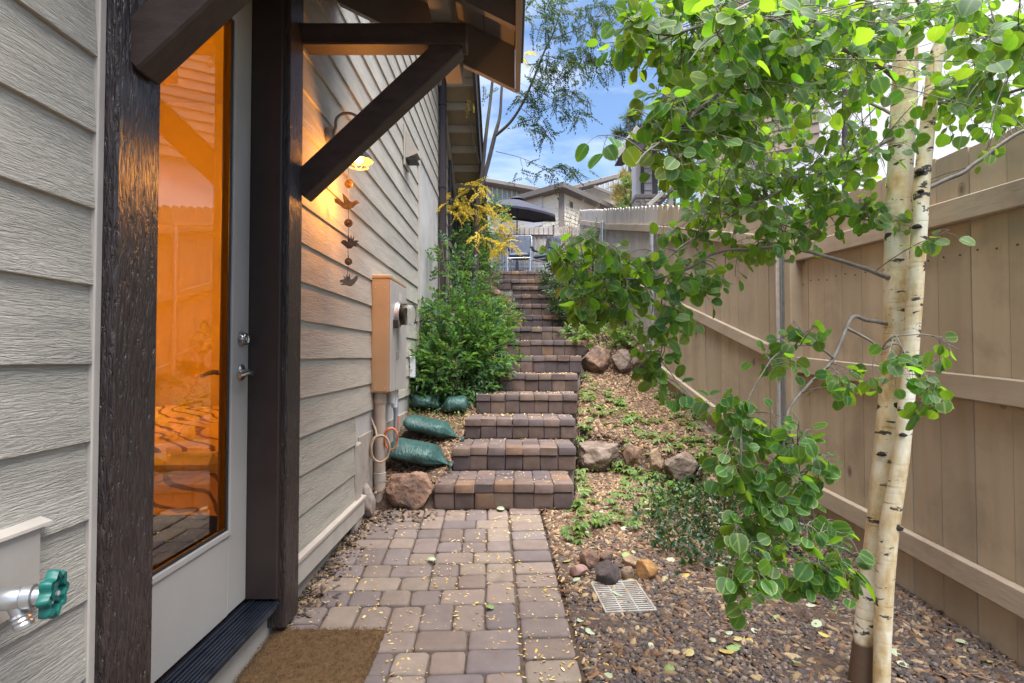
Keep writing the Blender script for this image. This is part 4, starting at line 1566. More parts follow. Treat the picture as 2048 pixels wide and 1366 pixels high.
# ================================================================== ROCKS
def rock(label, mat, c, size, seed, rot=0, group=None, sharp=.9, flatb=True, name='rock', cat='rock'):
    """angular boulder: sphere cut by random planes, roughened"""
    rr = random.Random(seed)
    bm = bmesh.new()
    bmesh.ops.create_icosphere(bm, subdivisions=5 if max(size) > .25 else 4 if max(size) > .12 else 3, radius=1)
    planes = []
    for i in range(14):
        d = Vector((rr.gauss(0, 1), rr.gauss(0, 1), rr.gauss(0, 1))).normalized()
        planes.append((d, rr.uniform(.55, .90)))
    rot_m = Matrix.Rotation(rot, 3, 'Z')
    for v in bm.verts:
        p = v.co.copy()
        for d, h in planes:
            q = p.dot(d)
            if q > h: p -= d * (q - h) * sharp
        n_ = noise.fractal(p * 1.7 + Vector((seed * 3.1, 0, 0)), 1, 2, 4)
        p *= 1 + .10 * n_ + .05 * noise.ridged_multi_fractal(p * 2.6 + Vector((0, seed, 0)), 1, 2, 3, 1, 2) - .05
        p += v.co * .025 * noise.noise(p * 7 + Vector((0, seed, 0)))
        p = Vector((p.x * size[0] / 2, p.y * size[1] / 2, p.z * size[2] / 2))
        v.co = rot_m @ p
    me = bpy.data.meshes.new(name)
    bm.to_mesh(me)
    bm.free()
    me.polygons.foreach_set('use_smooth', [True] * len(me.polygons))
    me.set_sharp_from_angle(angle=math.radians(38))
    o = link(name, me, mat, None, c)
    return tag(o, label, cat, group)


def on_ground(px, py, Yg, wpx, hpx, lift=0.0):
    """centre and size of a stone seen at this pixel and distance"""
    c = V(px, py, Yg)
    return c, (wpx * Yg / F, wpx * Yg / F * .8, hpx * Yg / F)


def put_rock(label, mat, px, py, Yg, wpx, hpx, seed, rot=0, group=None, dz=0):
    c, s = on_ground(px, py, Yg, wpx, hpx)
    c.z += dz
    return rock(label, mat, c, (s[0] * 1.1, s[1] * 1.1, s[2] * 1.18), seed, rot, group)


GRP = 'boulders edging the planting bed'
put_rock('large reddish boulder between the meter conduit and the lowest step', ROCKM, 822, 979, 3.88, 98, 72, 3, .1, GRP, -.01)
put_rock('broad grey boulder beside the second step with vines over it', GREYROCK, 1203, 909, 4.83, 104, 62, 5, .2, GRP)
put_rock('narrow reddish stone wedged in the low row behind trailing vine stems', ROCKM, 1266, 912, 4.66, 38, 50, 8, .4, GRP)
put_rock('small upright tan stone in the low row', TANROCK, 1312, 927, 4.52, 34, 48, 12, .2, GRP)
put_rock('round dark brown boulder at the downhill end of the low row', GREYROCK, 1364, 937, 4.42, 76, 64, 15, .5, GRP)
put_rock('flat buff stone half buried beyond the dark round boulder', ROCKM, 1447, 962, 4.2, 82, 26, 17, -.2, GRP, -.02)
put_rock('big red boulder under the creeper at the upper bed', ROCKM, 1194, 724, 6.40, 70, 60, 23, .3, GRP)
put_rock('rough brown stone next to the big red boulder uphill', GREYROCK, 1244, 722, 6.36, 42, 52, 27, .3, GRP)
put_rock('dark stone half hidden by creeper near the steel post', GREYROCK, 1280, 722, 6.3, 34, 44, 29, .3, GRP)
put_rock('orange brown ledge stone below the terrace corner', ROCKM, 978, 590, 8.9, 46, 28, 31, .1, GRP)
put_rock('pale broken stone at the foot of the meter conduit', CONCRETE, 737, 1002, 3.62, 34, 60, 33, .4, GRP)
def put_small(lb, m, px, py, Yg, w, h, *a):
    return put_rock(lb, m, px, py, Yg, w * 1.18, h * 1.25, *a, dz=.014)


G2 = 'small stones piled around the drain grate'
put_small('smooth pink oval pebble stone left of the drain grate stones', PINKROCK, 1157, 1148, 2.80, 31, 19, 41, .2, G2)
put_small('angular rust brown stone at the back of the pile', ROCKM, 1180, 1130, 2.92, 38, 36, 43, .6, G2)
put_small('small dark red stone at the back of the pile', ROCKM, 1211, 1122, 2.97, 26, 24, 45, .1, G2)
put_small('black lava rock lying on the drain grate', LAVA, 1213, 1156, 2.74, 46, 37, 47, .3, G2)
put_small('flat tan stone behind the orange rock', TANROCK, 1264, 1132, 2.92, 34, 24, 49, .1, G2)
put_small('small olive tan stone between the black and orange rocks', TANROCK, 1256, 1151, 2.78, 23, 27, 51, .1, G2)
put_small('round orange brown rock at the corner of the grate', ORANGEROCK, 1294, 1148, 2.80, 42, 42, 53, .3, G2)

# drain grate
gr = thing('drain_grate', 'white plastic drain grate in the gravel with stones on it', 'drain grate', (.49, 2.6, path_z(2.6)))
gm_ = MB()
GP = material('dusty_white_plastic', [(.25, .235, .215), (.40, .385, .36)], scale=12, rough=.55, bump=.1, dirt=((.20, .14, .10), 14, .52, .68, .8))
gc = Vector((.512, 2.59, path_z(2.59) + .010))
ga = Matrix.Rotation(.10, 3, 'Z') @ Matrix.Rotation(slope, 3, 'X')
gxv, gyv, gzv = ga @ Vector((1, 0, 0)), ga @ Vector((0, 1, 0)), ga @ Vector((0, 0, 1))
W2, H2 = .112, .135
for s_ in (-1, 1):
    gm_.frame_box(gc + gyv * (s_ * H2), gxv, gyv, gzv, W2 * 2 + .012, .010, .016, .002)
    gm_.frame_box(gc + gxv * (s_ * W2), gxv, gyv, gzv, .010, H2 * 2 - .011, .016, .002)
for k in (-1, 1):
    gm_.frame_box(gc + gxv * (k * W2 / 3), gxv, gyv, gzv, .008, H2 * 2 - .011, .012, .001)
gm_.build('frame', GP, gr)
for k in range(14):
    MB().frame_box(gc + gyv * (-H2 + .02 + k * (2 * H2 - .04) / 13) + gzv * .003, gxv, gyv, gzv, W2 * 2 - .012, .0085, .008, .001).build('slat', GP, gr, centre=True)
MB().frame_box(gc - gzv * .03, gxv, gyv, gzv, W2 * 2 - .02, H2 * 2 - .02, .004).build('pit', plain('dark_pit', (.03, .025, .02), 1), gr)

# ================================================================== SANDBAGS
def sandbag(label, c, L, W, Hh, yaw, seed, pitch=0, tie=True):
    rr = random.Random(seed)
    nu, nv_ = 40, 26
    vs, fs = [], []
    for i in range(nu + 1):
        u = i / nu
        # full body, then the gathered neck
        if tie:
            body = math.sin(min(1, u / .16) * math.pi / 2) ** .6 * (1 - .93 * float(sstep(.62, .93, u))) + (.16 * float(sstep(.92, 1, u)))
        else:
            body = math.sin(min(1, u / .16) * math.pi / 2) ** .6 * math.sin(min(1, (1 - u) / .16) * math.pi / 2) ** .6
        for j in range(nv_):
            a = 2 * math.pi * j / nv_
            cx_, cz_ = math.cos(a), math.sin(a)
            px_ = math.copysign(abs(cx_) ** .8, cx_) * W / 2 * (body * .88 + .12 * body ** .5)
            pz_ = math.copysign(abs(cz_) ** .9, cz_) * Hh / 2 * body
            if pz_ < 0: pz_ *= .55
            k = float(sstep(.4, .85, u))
            pleat = k * .10 * math.sin(a * 9 + seed)
            sag = .06 * noise.noise(Vector((u * 4, a * 1.3, seed)))
            ripple = .012 * math.sin(u * 60 + 2 * math.sin(a * 2)) * float(sstep(.3, .5, u)) * (1 - k)
            m_ = 1 + pleat + sag * 1.6 + ripple
            vs.append(((u - .5) * L + .02 * noise.noise(Vector((u * 3, a, seed + 9))), px_ * m_, pz_ * m_ - .18 * Hh * float(sstep(.6, 1, u))))
    for i in range(nu):
        for j in range(nv_):
            a, b_ = i * nv_ + j, i * nv_ + (j + 1) % nv_
            fs.append((a, b_, b_ + nv_, a + nv_))
    fs.append(tuple(range(nv_))[::-1])
    fs.append(tuple(nu * nv_ + j for j in range(nv_)))
    me = bpy.data.meshes.new('sandbag')
    me.from_pydata(vs, [], fs)
    me.polygons.foreach_set('use_smooth', [True] * len(me.polygons))
    o = link('sandbag', me, BAGM, None, c)
    o.rotation_euler = (rr.uniform(-.1, .1), pitch, yaw)
    return tag(o, label, 'sandbag', 'green sandbags on the left bed')


sandbag('lowest green plastic sandbag resting by the orange cable with its tied neck towards the steps', V(842, 909, 4.18), .50, .32, .17, -.12, 2, .18)
sandbag('middle green sandbag just below the leafy shrub', V(868, 858, 4.62), .53, .30, .155, -.10, 5, .20)
sandbag('green sandbag tucked under the shrub beside the fourth step', V(906, 812, 5.14), .29, .24, .18, math.pi + .1, 9, .05)
sandbag('small green sandbag mostly covered by shrub leaves near the wall', V(852, 806, 5.2), .26, .24, .15, .3, 12, .05, False)

# ================================================================== LOOSE GROUND: gravel, mulch, litter
def ico(sub=1):
    bm = bmesh.new()
    bmesh.ops.create_icosphere(bm, subdivisions=sub, radius=1)
    v = np.array([x.co[:] for x in bm.verts])
    f_ = np.array([[q.index for q in p.verts] for p in bm.faces])
    bm.free()
    return v, f_


def on_surface(x, y):
    """height of what one sees from above: pavers, treads, or soil"""
    z = ground_z(x, y) + .0
    onp = (y < 3.80) & (x > -1.0) & (x < .335 - .038 * y)
    z = np.where(onp, path_z(y), z)
    for i, (sy, h, x0) in enumerate(STEPS):
        ny_ = STEPS[i + 1][0] if i + 1 < len(STEPS) else 9.3
        m = (y > sy) & (y < ny_ + .001) & (x > x0) & (x < x0 + 7 * PW)
        back = y > sy + (.45 if i < 5 else .15)
        z = np.where(m, H(h) - np.where(back, .014, 0), z)
    return z


def slope_normal_rot(x, y, R):
    """tilt rotations to the ground slope"""
    e = .03
    dzx = (ground_z(x + e, y) - ground_z(x - e, y)) / (2 * e)
    dzy = (ground_z(x, y + e) - ground_z(x, y - e)) / (2 * e)
    dzx, dzy = np.clip(dzx, -1, 1), np.clip(dzy, -1, 1)
    n_ = np.stack([-dzx, -dzy, np.ones_like(x)], -1)
    n_ /= np.linalg.norm(n_, axis=1)[:, None]
    a = np.stack([np.ones_like(x), np.zeros_like(x), dzx], -1)
    a /= np.linalg.norm(a, axis=1)[:, None]
    b_ = np.cross(n_, a)
    B = np.stack([a, b_, n_], -1)
    return B @ R


def in_bed(x, y):
    xr = np.interp(y, STEP_Y, XR)
    xp = np.where(y < 3.80, .352 - .0394 * y, xr)
    fx = 1.90 - .02 * (y - 2) * (y < 3.65) - np.where(y > 3.65, .04 + .102 * (y - 3.65), 0)
    return (x > xp) & (x < fx)


def in_left(x, y):
    xl = np.interp(y, STEP_Y, XL)
    return (x > -.98) & (x < xl) & (y > 3.72) & (y < 9.2)


def flake(n=6, thick=.18):
    a = np.linspace(0, 2 * np.pi, n, endpoint=False)
    top = np.stack([np.cos(a), np.sin(a) * .55, np.full(n, thick)], -1)
    bot = np.stack([np.cos(a) * 1.05, np.sin(a) * .6, np.full(n, -thick)], -1)
    v = np.concatenate([top, bot])
    f_ = [[0, i, i + 1] for i in range(1, n - 1)]
    for i in range(n):
        j = (i + 1) % n
        f_ += [[i, n + i, n + j], [i, n + j, j]]
    return v, np.array(f_)


def make_stuff(name, mat, bases, x, y, size, squash, tilt, sink, surf=None, label=None, aspect=None):
    keep_v, keep_f, off = [], [], 0
    z = (surf or ground_z)(x, y)
    R = slope_normal_rot(x, y, rand_rot(len(x), tilt))
    part = rng.integers(0, len(bases), len(x))
    for k, (bv, bf) in enumerate(bases):
        m = part == k
        N = m.sum()
        S = np.stack([size[m] * (rng.uniform(.7, 1.3, N) if aspect is None else rng.uniform(*aspect, N)), size[m] * rng.uniform(.7, 1.2, N), size[m] * squash * rng.uniform(.7, 1.3, N)], -1)
        RR = R[m] * S[:, None, :]
        T = np.stack([x[m], y[m], z[m] + size[m] * sink], -1)
        v_, f_, _ = scatter(bv, bf, RR, T)
        keep_v.append(v_)
        keep_f.append(f_ + off)
        off += len(v_)
    o = link(name, np_mesh(name, np.concatenate(keep_v), np.concatenate(keep_f)), mat)
    return tag(o, kind='stuff')


iv, if_ = ico(1)
stones = []
for k in range(5):
    d = 1 + .28 * rng.standard_normal((len(iv), 1)).clip(-1.2, 1.2)
    stones.append((iv * d, if_))


def sample_region(n, x0, x1, y0, y1, test):
    x, y = rng.uniform(x0, x1, n), rng.uniform(y0, y1, n)
    m = test(x, y)
    return x[m], y[m]


# gravel on the level part, thinning into mulch uphill
x, y = sample_region(95000, -.1, 1.95, 1.25, 5.0, in_bed)
w = rng.uniform(0, 1, len(x)) < np.clip(1.0 - .7 * sstep(2.4, 4.4, y), .1, 1) * (.8 + .2 * (np.array([noise.noise(Vector((a * 2.4, b_ * 2.4, 8))) for a, b_ in zip(x, y)]) > -.22))
x, y = x[w], y[w]
make_stuff('gravel', GRAVELM, stones, x, y, rng.uniform(.0045, .0115, len(x)) * (1 + .5 * (rng.uniform(0, 1, len(x)) > .93)), .62, .5, .35)
# mulch chips
chips = [flake(5), flake(6, .12), flake(4, .2)]
x, y = sample_region(72000, -.1, 1.95, 2.0, 9.6, in_bed)
w = rng.uniform(0, 1, len(x)) < np.clip(.24 + .76 * sstep(2.3, 4.0, y), 0, 1) * np.clip(1.4 - .09 * y, .3, 1)
x, y = x[w], y[w]
make_stuff('mulch', MULCHM, chips, x, y, rng.uniform(.007, .022, len(x)), .9, .55, .4, aspect=(.9, 1.8))
x, y = sample_region(16000, -1, .1, 3.7, 7.5, in_left)
make_stuff('mulch', MULCHM, chips, x, y, rng.uniform(.006, .018, len(x)), .9, .55, .4, aspect=(.9, 1.8))
# tiny yellow leaflets strewn over everything
def anywhere(x, y):
    return (x > -.99) & (x < 1.88 - .03 * y)
x, y = sample_region(16000, -1, 1.9, 1.3, 9.0, anywhere)
nzv = np.array([noise.noise(Vector((a * 3.0, b_ * 3.0, 3))) for a, b_ in zip(x, y)])
onp = (y < 3.80) & (x < .335 - .038 * y)
w = (nzv > np.where(onp, -.12, -.3)) & ~((x < -.51) & (y < 2.34))
w &= rng.uniform(0, 1, len(x)) < np.where(onp, .8, .75)
x, y = x[w], y[w]
ont = (y > 3.80) & (x > np.interp(y, STEP_Y, XL)) & (x < np.interp(y, STEP_Y, XR))
w = ~ont | (rng.uniform(0, 1, len(x)) < .4)
x, y = x[w], y[w]
lf = [flake(6, .05), flake(5, .06)]
make_stuff('fallen_leaflets', LITTERM, lf, x, y, rng.uniform(.0045, .0095, len(x)), 1, .3, .25, surf=on_surface, aspect=(.8, 1.5))
# pale chips in the gravel next to the path edge
n = 900
y = rng.uniform(1.3, 3.8, n)
x = .352 - .0394 * y + np.abs(rng.normal(0, .07, n))
make_stuff('fallen_leaflets', LITTERM, lf, x, y, rng.uniform(.004, .008, n), 1, .4, .9, surf=on_surface, aspect=(.8, 1.6))
# leaflets caught in the joints of the border and along the house
n = 900
y = rng.uniform(2.42, 3.75, n)
x = -.995 + np.abs(rng.normal(0, .065, n))
cur = []
bvv = []
for k in range(4):
    bv, bf = flake(7, .03)
    bv = bv.copy()
    bv[:, 2] += .35 * bv[:, 0] ** 2 * rng.uniform(-1, 1) + .4 * bv[:, 1] * rng.uniform(-1, 1)
    cur.append((bv, bf))
make_stuff('dead_leaves', DEADLEAF, cur, x, y, rng.uniform(.007, .017, n), 1, .8, .3, surf=on_surface)
n = 160
y = rng.uniform(3.55, 3.86, n)
x = rng.uniform(-.95, -.5, n)
make_stuff('dead_leaves', DEADLEAF, cur, x, y, rng.uniform(.010, .022, n), 1, .7, .4, surf=on_surface)
# broad fallen aspen leaves lying flat
x, y = sample_region(230, -.45, 1.9, 1.3, 4.2, anywhere)
w = (x > .28) | (rng.uniform(0, 1, len(x)) < .13)
x, y = x[w], y[w]
rl = []
for k in range(3):
    bv, bf = flake(9, .015)
    bv = bv.copy()
    bv[:, 1] *= 1.6
    bv[:, 2] += .16 * bv[:, 0] ** 2 + .1 * bv[:, 1] * (k - 1)
    rl.append((bv, bf))
make_stuff('fallen_leaves', PALELEAF, rl, x, y, rng.uniform(.014, .026, len(x)), 1, .25, .55, surf=on_surface)
# a few dry twigs
tw = MB()
for k in range(46):
    x_, y_ = rng.uniform(.35, 1.8), rng.uniform(1.4, 5.5)
    if not in_bed(np.array([x_]), np.array([y_]))[0]: continue
    a, L = rng.uniform(0, 6.28), rng.uniform(.05, .2)
    pts = []
    for i in range(5):
        t_ = i / 4 - .5
        xx, yy = x_ + math.cos(a) * L * t_ + rng.uniform(-.004, .004), y_ + math.sin(a) * L * t_ + rng.uniform(-.004, .004)
        pts.append((xx, yy, float(ground_z(xx, yy)) + .014 + rng.uniform(0, .01)))
    tw.tube(pts, rng.uniform(.0015, .0035), 5)
TWIG = material('dry_twig', [(.16, .11, .08), (.28, .20, .14)], scale=30, rough=.9, bump=.3)
tag(tw.build('twigs', TWIG, None, smooth=True), kind='stuff')

# ================================================================== PLANTS
def aspen_leaf(seed, cup=.16, curl=.10):
    """blade from the stalk (0,0) to the tip (0,1); UV = (closeness to margin, distance to midrib)"""
    rr = random.Random(seed)
    half = [(.0, .0), (.20, .015), (.40, .14), (.505, .36), (.475, .62), (.33, .86), (.17, .96), (.0, 1.03)]
    mid = [(0, .03), (0, .30), (0, .60), (0, .90)]
    vs, uv = [], []
    for (x, y) in mid:
        vs.append([x, y, 0]); uv.append((0, 0))
    nm = len(mid)
    rgt, lft = [], []
    for i, (x, y) in enumerate(half):
        j = rr.uniform(.97, 1.03)
        if x == 0:
            vs.append([0, y, 0]); uv.append((1, 0)); rgt.append(len(vs) - 1); lft.append(len(vs) - 1)
        else:
            vs.append([x * j, y, 0]); uv.append((1, x)); rgt.append(len(vs) - 1)
            vs.append([-x * rr.uniform(.96, 1.04), y, 0]); uv.append((1, x)); lft.append(len(vs) - 1)
    ring_m = [0, 0, 0, 1, 2, 2, 3, 3]
    fs = []
    for side, sgn in ((rgt, 1), (lft, -1)):
        for i in range(len(half) - 1):
            a, b_ = side[i], side[i + 1]
            m0, m1 = ring_m[i], ring_m[i + 1]
            t1 = (m0, a, b_)
            if sgn < 0: t1 = t1[::-1]
            if a != b_: fs.append(t1)
            if m0 != m1:
                t2 = (m0, b_, m1)
                fs.append(t2 if sgn > 0 else t2[::-1])
    v = np.array(vs, float)
    v[:, 2] = cup * np.abs(v[:, 0]) ** 1.3 - curl * (v[:, 1] - .3) ** 2 + .03 * np.sin(v[:, 1] * 9) * np.abs(v[:, 0])
    return v, np.array(fs), np.array(uv, float)


ASPENLEAF = leaf_material('aspen_leaf', (.042, .125, .036), (.09, .19, .05), (.25, .45, .02), edge=(.28, .40, .08), rough=.48, fac=.55, var=.32, hue=.022)
SHRUBLEAF = leaf_material('shrub_leaf', (.05, .125, .045), (.08, .16, .06), (.17, .33, .04), rough=.42, fac=.35, var=.35, hue=.03)
PALESHRUB = leaf_material('pale_shrub_leaf', (.11, .18, .06), (.14, .20, .09), (.26, .36, .06), rough=.45, fac=.35, var=.35, hue=.03)
DARKLEAF = leaf_material('dark_glossy_leaf', (.022, .060, .022), (.05, .085, .04), (.07, .15, .02), rough=.30, fac=.25, var=.35, hue=.02)
CREEPLEAF = leaf_material('creeper_leaf', (.11, .21, .055), (.15, .24, .09), (.28, .44, .05), edge=(.14, .22, .06), rough=.42, fac=.36, var=.25, hue=.03)
YELLOWLEAF = leaf_material('yellow_locust_leaf', (.62, .46, .05), (.60, .46, .10), (.85, .64, .06), rough=.5, fac=.45, var=.25, hue=.03)
LOCUSTLEAF = leaf_material('locust_leaf', (.028, .052, .030), (.035, .06, .035), (.07, .12, .025), rough=.45, fac=.4, var=.3, hue=.03)
PINELEAF = leaf_material('pine_needles', (.06, .10, .045), (.07, .11, .05), (.12, .17, .04), rough=.5, fac=.25, var=.35, hue=.02)
YPINE = leaf_material('yellowing_pine_needles', (.36, .28, .10), (.36, .28, .10), (.45, .34, .09), rough=.5, fac=.3, var=.25, hue=.02)
GRASSM = leaf_material('dry_grass_plume', (.22, .16, .10), (.25, .18, .12), (.30, .22, .12), rough=.6, fac=.3, var=.3, hue=.02)
STEMM = material('brown_stem', [(.07, .05, .035), (.14, .105, .07)], scale=30, rough=.85, bump=.4)
VINESTEM = material('pale_vine_stem', [(.26, .19, .13), (.38, .30, .22)], scale=30, rough=.8, bump=.3)
TWIGM = material('aspen_twig', [(.11, .095, .085), (.24, .215, .19)], stretch=(1, 1, 1), scale=26, rough=.75, bump=.4, bscale=80, bdist=.002)

# aspen bark: pale cream skin, ochre bloom, black scars, brown rough foot
def aspen_bark(name, foot):
  t = NT(name)
  geo = t.n('NewGeometry')
  n1 = t.n('TexNoise'); t.val(n1, Scale=11.0, Detail=8.0, Roughness=.62)
  mp = t.n('Mapping'); mp.inputs['Scale'].default_value = (1, 1, .45)
  t.l(geo.outputs['Position'], mp.inputs['Vector']); t.l(mp.outputs[0], n1.inputs['Vector'])
  r1 = ramp(t, [(.30, (.38, .24, .09)), (.39, (.56, .42, .22)), (.47, (.68, .58, .39)), (.56, (.76, .71, .57)), (.68, (.80, .77, .67)), (.76, (.62, .56, .45))])
  t.l(n1.outputs['Fac'], r1.inputs['Fac'])
  # fine horizontal lenticels
  m2 = t.n('Mapping'); m2.inputs['Scale'].default_value = (7, 7, 90)
  n2 = t.n('TexNoise'); t.val(n2, Scale=1.0, Detail=3.0)
  t.l(geo.outputs['Position'], m2.inputs['Vector']); t.l(m2.outputs[0], n2.inputs['Vector'])
  r2 = ramp(t, [(.26, (.40, .34, .28)), (.32, (.85, .82, .78)), (.40, (1, 1, 1))])
  t.l(n2.outputs['Fac'], r2.inputs['Fac'])
  x1 = t.n('MixRGB', blend_type='MULTIPLY'); x1.inputs['Fac'].default_value = 1
  t.l(r1.outputs['Color'], x1.inputs['Color1']); t.l(r2.outputs['Color'], x1.inputs['Color2'])
  # black scars, wider than tall
  m3 = t.n('Mapping'); m3.inputs['Scale'].default_value = (13, 13, 30)
  n3 = t.n('TexNoise'); t.val(n3, Scale=1.0, Detail=5.0, Roughness=.6, Distortion=.4)
  t.l(geo.outputs['Position'], m3.inputs['Vector']); t.l(m3.outputs[0], n3.inputs['Vector'])
  r3 = ramp(t, [(.585, (0, 0, 0)), (.615, (1, 1, 1))])
  t.l(n3.outputs['Fac'], r3.inputs['Fac'])
  x2 = t.n('MixRGB'); x2.inputs['Color2'].default_value = (.05, .043, .04, 1)
  t.l(r3.outputs['Color'], x2.inputs['Fac']); t.l(x1.outputs['Color'], x2.inputs['Color1'])
  # brown foot
  sx_ = t.n('SeparateXYZ'); t.l(geo.outputs['Position'], sx_.inputs[0])
  n4 = t.n('TexNoise'); t.val(n4, Scale=16.0, Detail=4.0)
  t.l(geo.outputs['Position'], n4.inputs['Vector'])
  ad = t.n('Math', operation='MULTIPLY_ADD'); t.l(n4.outputs['Fac'], ad.inputs[0]); ad.inputs[1].default_value = .24; t.l(sx_.outputs[2], ad.inputs[2])
  r4 = ramp(t, [(foot, (1, 1, 1)), (foot + .06, (0, 0, 0))])
  t.l(ad.outputs[0], r4.inputs['Fac'])
  x3 = t.n('MixRGB'); x3.inputs['Color2'].default_value = (.105, .062, .038, 1)
  t.l(r4.outputs['Color'], x3.inputs['Fac']); t.l(x2.outputs['Color'], x3.inputs['Color1'])
  t.l(x3.outputs['Color'], t.p.inputs['Base Color'])
  t.p.inputs['Roughness'].default_value = .62
  bp = t.n('Bump'); bp.inputs['Strength'].default_value = .5; bp.inputs['Distance'].default_value = .003
  t.l(n2.outputs['Fac'], bp.inputs['Height']); t.l(bp.outputs['Normal'], t.p.inputs['Normal'])
  return t.m


BARKS = [aspen_bark("aspen_bark", .40), aspen_bark("aspen_bark_pale", .10)]


def smooth_path(pts, n=6):
    """Catmull-Rom through points (Vector, radius)"""
    P = [Vector(p[0]) for p in pts]
    Rr = [p[1] for p in pts]
    out, rad = [], []
    for i in range(len(P) - 1):
        p0, p1, p2, p3 = P[max(i - 1, 0)], P[i], P[i + 1], P[min(i + 2, len(P) - 1)]
        for k in range(n):
            s = k / n
            out.append(.5 * ((2 * p1) + (p2 - p0) * s + (2 * p0 - 5 * p1 + 4 * p2 - p3) * s * s + (3 * p1 - p0 - 3 * p2 + p3) * s ** 3))
            rad.append(Rr[i] + (Rr[i + 1] - Rr[i]) * s)
    out.append(P[-1]); rad.append(Rr[-1])
    return out, rad


aspen = thing('aspen_tree', 'two stemmed aspen with pale scarred bark and round green leaves before the fence', 'tree', (1.26, 1.95, path_z(1.95)))
AY1, AY2 = 1.98, 1.90
def tp(lst, Y):
    return [(V(px, py, Y), w * .86 / 2 * Y / F) for (px, py, w) in lst]
T1 = tp([(1716, 1500, 66), (1722, 1366, 52), (1742, 1170, 46), (1757, 1030, 45), (1772, 880, 46), (1789, 700, 50), (1794, 500, 52), (1799, 366, 52), (1809, 183, 53), (1812, 60, 48), (1818, -80, 42), (1826, -300, 34)], AY1)
T2 = tp([(1762, 1500, 42), (1763, 1375, 34), (1768, 1200, 38), (1778, 1060, 41), (1795, 960, 36), (1806, 880, 33), (1821, 700, 34), (1836, 500, 33), (1844, 366, 33), (1863, 183, 30), (1880, 91, 30), (1932, 0, 27), (1990, -90, 24), (2050, -240, 18)], AY2)
TPATH = {}
for T, ASPENBARK in ((T1, BARKS[0]), (T2, BARKS[1])):
    pth, rad = smooth_path(T, 7)
    TPATH[AY1 if T is T1 else AY2] = pth
    rad = [q * (1 + .05 * noise.noise(Vector((i * .45, 3, 1)))) for i, q in enumerate(rad)]
    MB().tube(pth, rad, 18).build('trunk', ASPENBARK, aspen, smooth=True)
# knots: collars where limbs were shed, with a dark eye
KN = plain('bark_scar', (.035, .03, .028), .95)
for (px, py, T, w) in ((1790, 808, AY1, 50), (1806, 868, AY2, 18), (1838, 345, AY2, 22), (1834, 455, AY2, 22), (1812, 322, AY1, 34), (1785, 1050, AY2, 42), (1760, 905, AY1, 20), (1830, 950, AY2, 12), (1842, 385, AY2, 16), (1800, 480, AY1, 30)):
    c = V(px, py, T)
    ax_ = TPATH[T][int(np.argmin([abs(p.z - c.z) for p in TPATH[T]]))]
    c.x = ax_.x + max(-.012, min(.012, c.x - ax_.x))
    d = (Vector((0, 0, CAMZ)) - c)
    d.z = 0
    d.normalize()
    rr_ = w * T / F / 2
    bm = bmesh.new()
    bmesh.ops.create_icosphere(bm, subdivisions=3, radius=1)
    sd_ = px % 17
    side = Vector((0, 0, 1)).cross(d)
    trr = (.046 if T == AY1 else .031)
    for v in bm.verts:
        p = v.co.copy()
        k = 1 + .35 * noise.noise(p * 2.3 + Vector((sd_, 0, 0)))
        v.co = side * (p.x * rr_ * .8 * k) + Vector((0, 0, 1)) * (p.z * rr_ * .42 * k - .35 * rr_ * p.x * p.x * .5) + d * (p.y * .008 - .9 * rr_ * p.x * p.x * .35)
    me = bpy.data.meshes.new('knot')
    bm.to_mesh(me); bm.free()
    me.polygons.foreach_set('use_smooth', [True] * len(me.polygons))
    link('knot', me, KN, aspen, c + d * (trr * .74) - world_loc(aspen))
